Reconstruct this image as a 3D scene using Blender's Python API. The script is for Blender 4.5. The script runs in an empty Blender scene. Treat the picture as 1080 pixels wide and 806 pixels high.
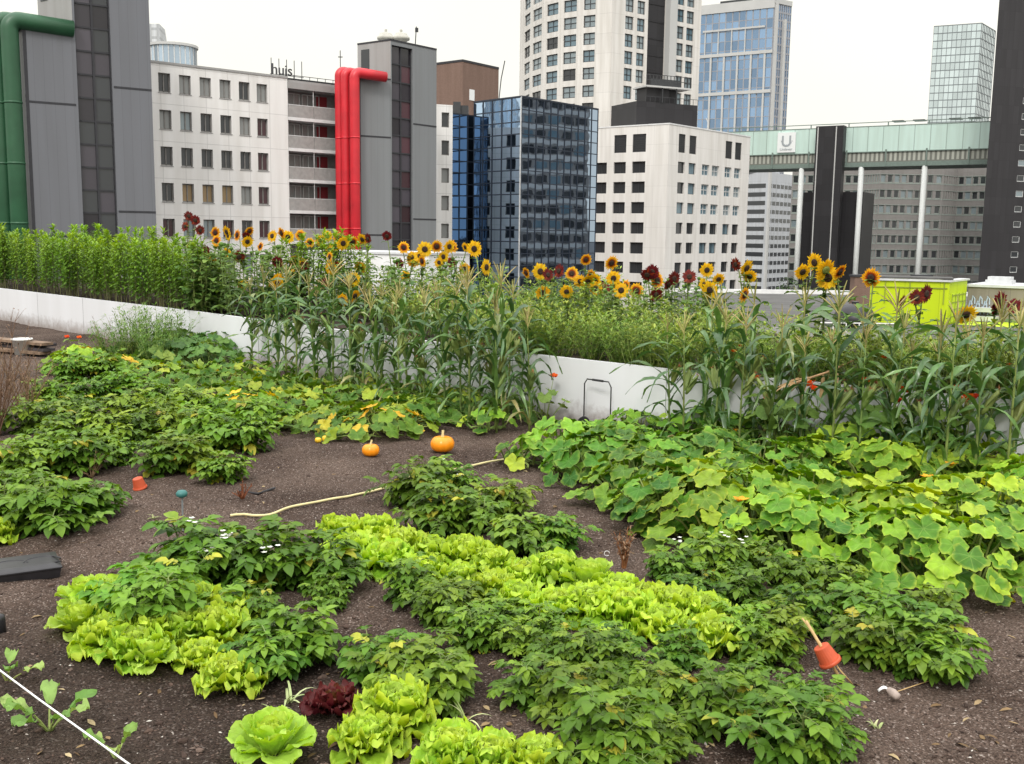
import bpy, math, random
from math import sin, cos, pi, radians, sqrt, atan2
from mathutils import Vector as V, Matrix, noise
random.seed(7)
rnd = random.random
def U_(a, b): return a + (b - a) * rnd()

scene = bpy.context.scene
COL = scene.collection

# ------------------------------------------------------------------ camera (measured from the photograph's vanishing points)
CF, CCX, CCY, CH = 1100.0, 540.0, 403.0, 1.7
PITCH, ROLL = radians(8.02), radians(0.75)
FW = V((0, cos(PITCH), -sin(PITCH)))
_U0 = V((0, sin(PITCH), cos(PITCH)))
RT = V((1, 0, 0)) * cos(ROLL) + _U0 * sin(ROLL)
UP = _U0 * cos(ROLL) - V((1, 0, 0)) * sin(ROLL)
def ray(px, py): return FW + RT * ((px - CCX) / CF) - UP * ((py - CCY) / CF)
def atz(px, py, z=0.0):
    d = ray(px, py); k = (z - CH) / d.z
    return V((d.x * k, d.y * k, z))
def aty(px, py, Y):
    d = ray(px, py); k = Y / d.y
    return V((d.x * k, Y, CH + d.z * k))

cd = bpy.data.cameras.new('camera')
cam = bpy.data.objects.new('camera', cd); COL.objects.link(cam)
cd.sensor_width = 36.0; cd.sensor_fit = 'HORIZONTAL'; cd.lens = 36.0 * CF / 1080.0
cd.clip_start = 0.05; cd.clip_end = 9000
m = Matrix((RT, UP, -FW)).transposed().to_4x4(); m.translation = V((0, 0, CH))
cam.matrix_world = m
scene.camera = cam

# ------------------------------------------------------------------ materials
def newmat(name):
    mt = bpy.data.materials.new(name); mt.use_nodes = True
    nt = mt.node_tree
    return mt, nt, nt.nodes['Principled BSDF']
def N(nt, typ, **kw):
    n = nt.nodes.new(typ)
    for k, v in kw.items(): setattr(n, k, v)
    return n
def rgb(h, k=1.0):
    return (h[0] * k, h[1] * k, h[2] * k, 1)

def plain(name, c, rough=.6, metal=0, spec=.4, noise_amt=.12, nscale=3.0, bump=0.0):
    mt, nt, b = newmat(name)
    tc = N(nt, 'ShaderNodeTexCoord'); nz = N(nt, 'ShaderNodeTexNoise')
    nz.inputs['Scale'].default_value = nscale; nz.inputs['Detail'].default_value = 6
    nt.links.new(tc.outputs['Object'], nz.inputs['Vector'])
    cr = N(nt, 'ShaderNodeValToRGB')
    cr.color_ramp.elements[0].position = .3; cr.color_ramp.elements[1].position = .7
    cr.color_ramp.elements[0].color = rgb(c, 1 - noise_amt); cr.color_ramp.elements[1].color = rgb(c, 1 + noise_amt)
    nt.links.new(nz.outputs['Fac'], cr.inputs['Fac']); nt.links.new(cr.outputs['Color'], b.inputs['Base Color'])
    b.inputs['Roughness'].default_value = rough; b.inputs['Metallic'].default_value = metal
    b.inputs['Specular IOR Level'].default_value = spec
    if bump:
        bp = N(nt, 'ShaderNodeBump'); bp.inputs['Strength'].default_value = bump; bp.inputs['Distance'].default_value = .02
        nt.links.new(nz.outputs['Fac'], bp.inputs['Height']); nt.links.new(bp.outputs['Normal'], b.inputs['Normal'])
    return mt

def panelled(name, c, pw, ph, line=.02, lc=.55, rough=.8, var=.06, metal=0, streak=.10, offset=0.0):
    """cladding: panels with joints (UV in metres), slight panel to panel difference, vertical weather streaks"""
    mt, nt, b = newmat(name)
    uv = N(nt, 'ShaderNodeUVMap')
    br = N(nt, 'ShaderNodeTexBrick'); br.offset = offset; br.squash = 1
    br.inputs['Scale'].default_value = 1; br.inputs['Brick Width'].default_value = pw; br.inputs['Row Height'].default_value = ph
    br.inputs['Mortar Size'].default_value = line; br.inputs['Mortar Smooth'].default_value = 0
    br.inputs['Color1'].default_value = rgb(c, 1 - var); br.inputs['Color2'].default_value = rgb(c, 1 + var)
    br.inputs['Mortar'].default_value = rgb(c, lc)
    nt.links.new(uv.outputs['UV'], br.inputs['Vector'])
    mp = N(nt, 'ShaderNodeMapping'); mp.inputs['Scale'].default_value = (1.2, .09, 1)
    nt.links.new(uv.outputs['UV'], mp.inputs['Vector'])
    nz = N(nt, 'ShaderNodeTexNoise'); nz.inputs['Scale'].default_value = 1.0; nz.inputs['Detail'].default_value = 5
    nt.links.new(mp.outputs['Vector'], nz.inputs['Vector'])
    cr = N(nt, 'ShaderNodeValToRGB'); cr.color_ramp.elements[0].position = .32; cr.color_ramp.elements[1].position = .62
    cr.color_ramp.elements[0].color = (1 - streak * 1.6, 1 - streak * 1.7, 1 - streak * 1.9, 1); cr.color_ramp.elements[1].color = (1, 1, 1, 1)
    nt.links.new(nz.outputs['Fac'], cr.inputs['Fac'])
    mx = N(nt, 'ShaderNodeMix', data_type='RGBA', blend_type='MULTIPLY'); mx.inputs[0].default_value = 1
    nt.links.new(br.outputs['Color'], mx.inputs[6]); nt.links.new(cr.outputs['Color'], mx.inputs[7])
    nt.links.new(mx.outputs[2], b.inputs['Base Color'])
    b.inputs['Roughness'].default_value = rough; b.inputs['Metallic'].default_value = metal
    b.inputs['Specular IOR Level'].default_value = .3
    return mt

def glass(name, c, metal=.0, rough=.04, spec=.6, wave=0.0, wscale=.5, var=.1):
    mt, nt, b = newmat(name)
    at = N(nt, 'ShaderNodeAttribute', attribute_name='var')
    cr = N(nt, 'ShaderNodeValToRGB'); cr.color_ramp.elements[0].color = rgb(c, 1 - var); cr.color_ramp.elements[1].color = rgb(c, 1 + var)
    nt.links.new(at.outputs['Fac'], cr.inputs['Fac']); nt.links.new(cr.outputs['Color'], b.inputs['Base Color'])
    b.inputs['Roughness'].default_value = rough; b.inputs['Metallic'].default_value = metal
    b.inputs['Specular IOR Level'].default_value = spec
    if wave:
        tc = N(nt, 'ShaderNodeTexCoord'); nz = N(nt, 'ShaderNodeTexNoise'); nz.inputs['Scale'].default_value = wscale
        nt.links.new(tc.outputs['Object'], nz.inputs['Vector'])
        bp = N(nt, 'ShaderNodeBump'); bp.inputs['Strength'].default_value = 1; bp.inputs['Distance'].default_value = wave
        nt.links.new(nz.outputs['Fac'], bp.inputs['Height']); nt.links.new(bp.outputs['Normal'], b.inputs['Normal'])
    return mt

def foliage(name, cols, rough=.5, trans=.3, vein=None, rim=None, hue=.03, val=.25, spec=.20, mottle=.2):
    """leaf tissue: colour differs leaf to leaf ('var') and plant to plant; optional veins (leaf-plane UV) and margin / tip colour ('rad')"""
    mt, nt, b = newmat(name)
    at = N(nt, 'ShaderNodeAttribute', attribute_name='var')
    cr = N(nt, 'ShaderNodeValToRGB'); els = cr.color_ramp.elements
    while len(els) < len(cols): els.new(.5)
    for i, (p, c) in enumerate(cols): els[i].position = p; els[i].color = rgb(c)
    nt.links.new(at.outputs['Fac'], cr.inputs['Fac'])
    col = cr.outputs['Color']
    tc = N(nt, 'ShaderNodeTexCoord'); nz = N(nt, 'ShaderNodeTexNoise'); nz.inputs['Scale'].default_value = 22; nz.inputs['Detail'].default_value = 3
    nt.links.new(tc.outputs['Object'], nz.inputs['Vector'])
    if rim:
        ra = N(nt, 'ShaderNodeAttribute', attribute_name='rad')
        ad = N(nt, 'ShaderNodeMath', operation='ADD'); ml = N(nt, 'ShaderNodeMath', operation='MULTIPLY'); ml.inputs[1].default_value = .5
        nt.links.new(nz.outputs['Fac'], ml.inputs[0]); nt.links.new(ra.outputs['Fac'], ad.inputs[0]); nt.links.new(ml.outputs[0], ad.inputs[1])
        rr = N(nt, 'ShaderNodeMapRange'); rr.inputs[1].default_value = rim[1]; rr.inputs[2].default_value = rim[2]; rr.inputs[4].default_value = rim[3]
        nt.links.new(ad.outputs[0], rr.inputs[0])
        mx = N(nt, 'ShaderNodeMix', data_type='RGBA'); nt.links.new(rr.outputs[0], mx.inputs[0]); nt.links.new(col, mx.inputs[6]); mx.inputs[7].default_value = rgb(rim[0])
        col = mx.outputs[2]
    if vein:
        uv = N(nt, 'ShaderNodeUVMap'); sx = N(nt, 'ShaderNodeSeparateXYZ'); nt.links.new(uv.outputs['UV'], sx.inputs[0])
        a2 = N(nt, 'ShaderNodeMath', operation='ARCTAN2'); nt.links.new(sx.outputs[1], a2.inputs[0]); nt.links.new(sx.outputs[0], a2.inputs[1])
        k = N(nt, 'ShaderNodeMath', operation='MULTIPLY'); k.inputs[1].default_value = 3.5; nt.links.new(a2.outputs[0], k.inputs[0])
        s = N(nt, 'ShaderNodeMath', operation='SINE'); nt.links.new(k.outputs[0], s.inputs[0])
        ab = N(nt, 'ShaderNodeMath', operation='ABSOLUTE'); nt.links.new(s.outputs[0], ab.inputs[0])
        ln = N(nt, 'ShaderNodeVectorMath', operation='LENGTH'); nt.links.new(uv.outputs['UV'], ln.inputs[0])
        m2 = N(nt, 'ShaderNodeMath', operation='MULTIPLY'); nt.links.new(ab.outputs[0], m2.inputs[0]); nt.links.new(ln.outputs[1], m2.inputs[1])
        rr = N(nt, 'ShaderNodeMapRange'); rr.inputs[1].default_value = .02; rr.inputs[2].default_value = .11; rr.inputs[3].default_value = .30; rr.inputs[4].default_value = 0
        nt.links.new(m2.outputs[0], rr.inputs[0])
        mx = N(nt, 'ShaderNodeMix', data_type='RGBA'); nt.links.new(rr.outputs[0], mx.inputs[0]); nt.links.new(col, mx.inputs[6]); mx.inputs[7].default_value = rgb(vein)
        col = mx.outputs[2]
    oi = N(nt, 'ShaderNodeObjectInfo')
    hs = N(nt, 'ShaderNodeHueSaturation')
    h1 = N(nt, 'ShaderNodeMapRange'); h1.inputs[3].default_value = .5 - hue; h1.inputs[4].default_value = .5 + hue * .2
    nt.links.new(oi.outputs['Random'], h1.inputs[0]); nt.links.new(h1.outputs[0], hs.inputs['Hue'])
    v0 = N(nt, 'ShaderNodeMath', operation='MULTIPLY'); v0.inputs[1].default_value = 7.31
    nt.links.new(oi.outputs['Random'], v0.inputs[0])
    fr = N(nt, 'ShaderNodeMath', operation='FRACT'); nt.links.new(v0.outputs[0], fr.inputs[0])
    v1 = N(nt, 'ShaderNodeMapRange'); v1.inputs[3].default_value = 1 - val; v1.inputs[4].default_value = 1 + val
    nt.links.new(fr.outputs[0], v1.inputs[0])
    v2 = N(nt, 'ShaderNodeMapRange'); v2.inputs[1].default_value = .3; v2.inputs[2].default_value = .7; v2.inputs[3].default_value = 1 - mottle; v2.inputs[4].default_value = 1 + mottle
    nt.links.new(nz.outputs['Fac'], v2.inputs[0])
    vm = N(nt, 'ShaderNodeMath', operation='MULTIPLY'); nt.links.new(v1.outputs[0], vm.inputs[0]); nt.links.new(v2.outputs[0], vm.inputs[1])
    nt.links.new(vm.outputs[0], hs.inputs['Value']); nt.links.new(col, hs.inputs['Color'])
    nt.links.new(hs.outputs['Color'], b.inputs['Base Color'])
    b.inputs['Roughness'].default_value = rough; b.inputs['Specular IOR Level'].default_value = spec
    tr = N(nt, 'ShaderNodeBsdfTranslucent')
    g = N(nt, 'ShaderNodeHueSaturation'); g.inputs['Saturation'].default_value = 1.15; g.inputs['Value'].default_value = 1.3; g.inputs['Hue'].default_value = .485
    nt.links.new(hs.outputs['Color'], g.inputs['Color']); nt.links.new(g.outputs['Color'], tr.inputs['Color'])
    ms = N(nt, 'ShaderNodeMixShader'); ms.inputs[0].default_value = trans
    nt.links.new(b.outputs[0], ms.inputs[1]); nt.links.new(tr.outputs[0], ms.inputs[2])
    nt.links.new(ms.outputs[0], nt.nodes['Material Output'].inputs[0])
    return mt

# plants
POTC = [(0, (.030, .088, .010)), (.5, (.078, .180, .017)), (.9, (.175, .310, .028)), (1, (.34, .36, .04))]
M_POT = foliage('potato_leaf', POTC, rough=.40, trans=.20, hue=.03, val=.20)
M_POTL = foliage('light_potato_leaf', [(0, (.050, .130, .014)), (.5, (.115, .235, .022)), (.9, (.21, .34, .032)), (1, (.40, .38, .04))], rough=.42, trans=.22, hue=.03, val=.16)
M_WEED = foliage('volunteer_weed_leaf', [(0, (.07, .20, .02)), (1, (.17, .36, .035))], rough=.45, trans=.25)
M_POTSTEM = foliage('potato_stem', [(0, (.10, .17, .05)), (1, (.16, .20, .06))], trans=0)
M_LET = foliage('lettuce_leaf', [(0, (.13, .30, .020)), (.5, (.29, .51, .035)), (1, (.47, .66, .075))], rough=.38, trans=.25, hue=.02, val=.12, rim=((.56, .74, .09), .75, 1.35, .8), mottle=.12)
M_LETH = foliage('lettuce_heart_leaf', [(0, (.36, .56, .055)), (1, (.52, .68, .12))], rough=.4, trans=.35, hue=.015, val=.1, mottle=.1)
M_BUT = foliage('butterhead_leaf', [(0, (.24, .43, .045)), (.5, (.34, .55, .07)), (1, (.44, .64, .11))], rough=.36, trans=.35, hue=.015, val=.1, rim=((.50, .68, .15), .8, 1.4, .6), mottle=.1)
M_REDLET = foliage('red_lettuce_leaf', [(0, (.06, .012, .014)), (.7, (.13, .025, .022)), (1, (.14, .10, .03))], rough=.4, trans=.2, hue=.01, val=.1)
M_SQG = foliage('squash_leaf_green', [(0, (.030, .105, .014)), (.5, (.085, .230, .020)), (.85, (.165, .360, .028)), (1, (.36, .48, .04))], rough=.5, trans=.2, vein=(.22, .42, .10), hue=.02, val=.14, rim=((.48, .54, .09), 1.0, 1.5, .45))
M_SQY = foliage('squash_leaf_yellowing', [(0, (.045, .14, .016)), (.5, (.125, .285, .022)), (.82, (.24, .41, .028)), (.95, (.46, .50, .03)), (1, (.72, .46, .02))], rough=.5, trans=.22, vein=(.30, .44, .10), hue=.025, val=.12, rim=((.50, .56, .06), 1.05, 1.5, .7))
M_SQM = foliage('squash_leaf_mixed', [(0, (.038, .115, .018)), (.5, (.090, .215, .024)), (.75, (.17, .32, .03)), (.9, (.42, .45, .04)), (1, (.72, .48, .03))], rough=.52, trans=.25, vein=(.22, .36, .09), hue=.02, val=.15, rim=((.34, .40, .08), 1.0, 1.5, .5))
M_SQD = foliage('squash_leaf_dark', [(0, (.040, .115, .026)), (.6, (.08, .19, .04)), (1, (.22, .33, .06))], rough=.5, trans=.25, vein=(.15, .28, .08), hue=.02, val=.15)
M_SQSTEM = foliage('squash_stem', [(0, (.16, .26, .07)), (1, (.28, .34, .10))], trans=0)
M_CORN = foliage('corn_leaf', [(0, (.032, .088, .022)), (.5, (.068, .152, .036)), (.9, (.14, .245, .06)), (1, (.34, .30, .11))], rough=.32, trans=.18, hue=.012, val=.22, spec=.65, rim=((.26, .27, .08), 1.05, 1.5, .4))
M_CORNSTALK = foliage('corn_stalk', [(0, (.12, .19, .05)), (1, (.20, .26, .08))], trans=0, rough=.4)
M_TASSEL = foliage('corn_tassel', [(0, (.20, .24, .06)), (.5, (.33, .31, .11)), (1, (.50, .42, .19))], trans=.1, hue=.02, val=.15, rough=.7)
M_SILK = foliage('corn_silk', [(0, (.20, .08, .03)), (1, (.36, .16, .06))], trans=.1, rough=.7)
M_DRYCORN = foliage('dry_corn_leaf', [(0, (.42, .28, .12)), (1, (.62, .46, .24))], trans=.15, rough=.7)
M_SUNLEAF = foliage('sunflower_leaf', [(0, (.050, .115, .028)), (.6, (.095, .19, .04)), (1, (.17, .28, .06))], rough=.55, trans=.25, hue=.02, val=.15)
M_SUNSTEM = foliage('sunflower_stem', [(0, (.12, .19, .05)), (1, (.18, .24, .07))], trans=0)
M_PETY = foliage('petal_yellow', [(0, (.72, .42, .012)), (1, (.82, .58, .02))], trans=.3, hue=.01, val=.1, mottle=.08)
M_PETB = foliage('petal_two_tone', [(0, (.70, .33, .012)), (1, (.78, .46, .02))], trans=.25, hue=.012, val=.1, mottle=.08, rim=None)
def two_tone():
    mt = M_PETB; nt = mt.node_tree
    ra = N(nt, 'ShaderNodeAttribute', attribute_name='rad')
    cr = N(nt, 'ShaderNodeValToRGB'); e = cr.color_ramp.elements
    e[0].position = .16; e[0].color = (.26, .045, .008, 1); e[1].position = .48; e[1].color = (.80, .46, .015, 1)
    x = e.new(.30); x.color = (.60, .20, .010, 1)
    nt.links.new(ra.outputs['Fac'], cr.inputs['Fac'])
    hs = [n for n in nt.nodes if n.type == 'HUE_SAT'][0]
    nt.links.new(cr.outputs['Color'], hs.inputs['Color'])
two_tone()
M_PETR = foliage('petal_dark_red', [(0, (.085, .010, .010)), (.8, (.17, .022, .012)), (1, (.34, .07, .015))], trans=.2, hue=.012, val=.2)
M_DISC = plain('sunflower_disc_dark', (.035, .017, .010), rough=.9, noise_amt=.5, nscale=90, bump=.5)
M_DISCG = plain('sunflower_disc_green', (.16, .19, .04), rough=.9, noise_amt=.4, nscale=90, bump=.5)
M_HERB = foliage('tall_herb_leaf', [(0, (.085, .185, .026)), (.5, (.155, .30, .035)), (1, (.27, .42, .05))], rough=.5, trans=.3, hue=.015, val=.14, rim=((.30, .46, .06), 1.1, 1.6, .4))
M_HERBSTEM = plain('tall_herb_stem', (.13, .13, .05), rough=.7)
M_WISP = foliage('wispy_herb_leaf', [(0, (.08, .17, .028)), (.5, (.15, .27, .04)), (1, (.32, .40, .08))], rough=.55, trans=.25, hue=.03, val=.2)
M_DILL = foliage('dill_leaf', [(0, (.05, .14, .025)), (.6, (.10, .21, .035)), (1, (.18, .30, .05))], rough=.55, trans=.2, hue=.015, val=.12)
M_KALE = foliage('young_brassica_leaf', [(0, (.13, .27, .055)), (.6, (.22, .38, .09)), (1, (.34, .47, .14))], rough=.42, trans=.3, hue=.015, val=.1, mottle=.15)
M_LEEK = foliage('leek_leaf', [(0, (.28, .38, .14)), (1, (.48, .52, .28))], rough=.5, trans=.2)
M_RUST = foliage('rust_stem', [(0, (.16, .06, .02)), (1, (.30, .14, .05))], trans=.1, rough=.7)
M_DRYTWIG = foliage('dry_twig', [(0, (.13, .085, .045)), (1, (.28, .20, .11))], trans=.05, rough=.8)
M_NAST = foliage('nasturtium_leaf', [(0, (.09, .21, .04)), (1, (.20, .36, .07))], trans=.25, vein=(.25, .40, .12))
M_NASTF = foliage('nasturtium_petal', [(0, (.62, .07, .015)), (1, (.74, .17, .02))], trans=.2, hue=.01, val=.1)
M_NASTO = foliage('orange_petal', [(0, (.76, .33, .02)), (1, (.82, .45, .03))], trans=.2, hue=.01, val=.1)
M_WHITEP = foliage('white_petal', [(0, (.75, .75, .68)), (1, (.85, .85, .80))], trans=.2, hue=0, val=.05)
# bits and pieces
M_PUMP = plain('pumpkin_skin', (.90, .29, .008), rough=.32, noise_amt=.12, nscale=9, spec=.5)
M_GOURD = plain('gourd_skin', (.78, .48, .03), rough=.35, noise_amt=.12, nscale=14)
M_PUMPSTEM = plain('pumpkin_stalk', (.50, .42, .20), rough=.7, nscale=30)
M_TERRA = plain('terracotta_plastic', (.50, .085, .032), rough=.5, noise_amt=.12, nscale=20)
M_HOSE = plain('cream_hose', (.66, .58, .30), rough=.5, noise_amt=.14, nscale=6)
M_BLACKP = plain('black_plastic', (.022, .021, .024), rough=.38, noise_amt=.25, nscale=14)
M_BLACKW = plain('black_wire', (.02, .02, .022), rough=.5)
M_TEAL = plain('teal_plastic', (.04, .16, .15), rough=.45)
M_WHITEPL = plain('white_plastic', (.78, .78, .76), rough=.45, noise_amt=.05)
M_STRING = plain('white_string', (.82, .82, .80), rough=.9, noise_amt=.05, nscale=80)
M_BAMBOO = plain('bamboo', (.50, .34, .15), rough=.6, noise_amt=.2, nscale=25)
M_OLDTAG = plain('soiled_tag', (.36, .29, .25), rough=.7, noise_amt=.25, nscale=40)
M_WOOD = plain('weathered_plank', (.20, .135, .09), rough=.85, noise_amt=.3, nscale=12)
M_DARKWOOD = plain('dark_plank', (.05, .042, .045), rough=.8, noise_amt=.3, nscale=12)
# setting
M_PLANTER = panelled('planter_white_board', (.74, .75, .78), 1.83, 3.0, line=.006, lc=.35, rough=.5, var=.02, streak=.07)
def splash(mt):
    nt = mt.node_tree; b = nt.nodes['Principled BSDF']; src = b.inputs['Base Color'].links[0].from_socket
    uv = N(nt, 'ShaderNodeUVMap'); sx = N(nt, 'ShaderNodeSeparateXYZ'); nt.links.new(uv.outputs['UV'], sx.inputs[0])
    nz = N(nt, 'ShaderNodeTexNoise'); nz.inputs['Scale'].default_value = 9; nz.inputs['Detail'].default_value = 8; nz.inputs['Roughness'].default_value = .75
    nt.links.new(uv.outputs['UV'], nz.inputs['Vector'])
    ml = N(nt, 'ShaderNodeMath', operation='MULTIPLY'); ml.inputs[1].default_value = .36; nt.links.new(nz.outputs['Fac'], ml.inputs[0])
    su = N(nt, 'ShaderNodeMath', operation='SUBTRACT'); nt.links.new(ml.outputs[0], su.inputs[0]); nt.links.new(sx.outputs[1], su.inputs[1])
    mr = N(nt, 'ShaderNodeMapRange'); mr.inputs[1].default_value = -.10; mr.inputs[2].default_value = .08; mr.inputs[4].default_value = .75; nt.links.new(su.outputs[0], mr.inputs[0])
    mx = N(nt, 'ShaderNodeMix', data_type='RGBA'); nt.links.new(mr.outputs[0], mx.inputs[0]); nt.links.new(src, mx.inputs[6]); mx.inputs[7].default_value = (.20, .15, .12, 1)
    nt.links.new(mx.outputs[2], b.inputs['Base Color'])
splash(M_PLANTER)
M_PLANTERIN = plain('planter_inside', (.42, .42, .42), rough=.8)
M_WHITEC = plain('white_coping', (.72, .72, .72), rough=.6, noise_amt=.08, nscale=2)
M_STREET = plain('street_asphalt', (.06, .06, .06), rough=.9, noise_amt=.2, nscale=.3)
M_GRAVELROOF = plain('gravel_roofing', (.22, .21, .20), rough=.95, noise_amt=.25, nscale=2.5)
M_DARKROOF = plain('bitumen_roofing', (.09, .088, .085), rough=.9, noise_amt=.25, nscale=.6)

def soil_material(name, dark, mid, light):
    mt, nt, b = newmat(name)
    tc = N(nt, 'ShaderNodeTexCoord')
    big = N(nt, 'ShaderNodeTexNoise'); big.inputs['Scale'].default_value = 1.1; big.inputs['Detail'].default_value = 4
    fine = N(nt, 'ShaderNodeTexNoise'); fine.inputs['Scale'].default_value = 110; fine.inputs['Detail'].default_value = 8; fine.inputs['Roughness'].default_value = .7
    vor = N(nt, 'ShaderNodeTexVoronoi'); vor.inputs['Scale'].default_value = 150
    for n in (big, fine, vor): nt.links.new(tc.outputs['Object'], n.inputs['Vector'])
    c1 = N(nt, 'ShaderNodeValToRGB'); e = c1.color_ramp.elements
    e[0].position = .35; e[0].color = rgb(dark); e[1].position = .62; e[1].color = rgb(mid)
    nt.links.new(fine.outputs['Fac'], c1.inputs['Fac'])
    c2 = N(nt, 'ShaderNodeValToRGB'); e = c2.color_ramp.elements
    e[0].position = .38; e[0].color = (.62, .58, .57, 1); e[1].position = .62; e[1].color = (1.2, 1.2, 1.2, 1)
    nt.links.new(big.outputs['Fac'], c2.inputs['Fac'])
    mx = N(nt, 'ShaderNodeMix', data_type='RGBA', blend_type='MULTIPLY'); mx.inputs[0].default_value = 1
    nt.links.new(c1.outputs['Color'], mx.inputs[6]); nt.links.new(c2.outputs['Color'], mx.inputs[7])
    # pale crumbs of lava and bark: some of the voronoi cells
    sp = N(nt, 'ShaderNodeSeparateColor'); nt.links.new(vor.outputs['Color'], sp.inputs[0])
    r2 = N(nt, 'ShaderNodeMapRange'); r2.inputs[1].default_value = .86; r2.inputs[2].default_value = 1.0; r2.inputs[4].default_value = .75
    nt.links.new(sp.outputs[0], r2.inputs[0])
    m2 = N(nt, 'ShaderNodeMix', data_type='RGBA'); nt.links.new(r2.outputs[0], m2.inputs[0]); nt.links.new(mx.outputs[2], m2.inputs[6]); m2.inputs[7].default_value = rgb(light)
    # damp, freshly turned ground: an irregular patch near the planting string and some smaller ones
    sx = N(nt, 'ShaderNodeVectorMath', operation='DISTANCE'); sx.inputs[1].default_value = (-1.5, 3.0, 0); nt.links.new(tc.outputs['Object'], sx.inputs[0])
    dn = N(nt, 'ShaderNodeMath', operation='MULTIPLY_ADD'); dn.inputs[1].default_value = 2.4; nt.links.new(big.outputs['Fac'], dn.inputs[0]); nt.links.new(sx.outputs['Value'], dn.inputs[2])
    dr = N(nt, 'ShaderNodeMapRange'); dr.inputs[1].default_value = 2.2; dr.inputs[2].default_value = 2.9; dr.inputs[3].default_value = .48; dr.inputs[4].default_value = 1.0; nt.links.new(dn.outputs[0], dr.inputs[0])
    ds = N(nt, 'ShaderNodeVectorMath', operation='SCALE'); nt.links.new(m2.outputs[2], ds.inputs[0]); nt.links.new(dr.outputs[0], ds.inputs['Scale'])
    nt.links.new(ds.outputs[0], b.inputs['Base Color'])
    b.inputs['Roughness'].default_value = .95; b.inputs['Specular IOR Level'].default_value = .15
    ad = N(nt, 'ShaderNodeMath', operation='ADD'); nt.links.new(fine.outputs['Fac'], ad.inputs[0]); nt.links.new(sp.outputs[1], ad.inputs[1])
    bp = N(nt, 'ShaderNodeBump'); bp.inputs['Strength'].default_value = .9; bp.inputs['Distance'].default_value = .012
    nt.links.new(ad.outputs[0], bp.inputs['Height']); nt.links.new(bp.outputs['Normal'], b.inputs['Normal'])
    return mt
M_SOIL = soil_material('garden_substrate', (.018, .012, .009), (.155, .110, .087), (.38, .31, .27))
M_BEDSOIL = soil_material('planter_soil', (.02, .014, .01), (.06, .045, .032), (.14, .11, .09))
M_CRUMB = foliage('substrate_crumb', [(0, (.025, .017, .014)), (.55, (.095, .063, .049)), (.87, (.20, .15, .125)), (1, (.60, .57, .52))], trans=0, rough=.9, hue=0, val=0, mottle=.1)

M_LITTER = foliage('dead_leaf_scrap', [(0, (.10, .06, .03)), (.6, (.24, .16, .08)), (1, (.48, .38, .22))], trans=.1, rough=.8, hue=0, val=0)

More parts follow.
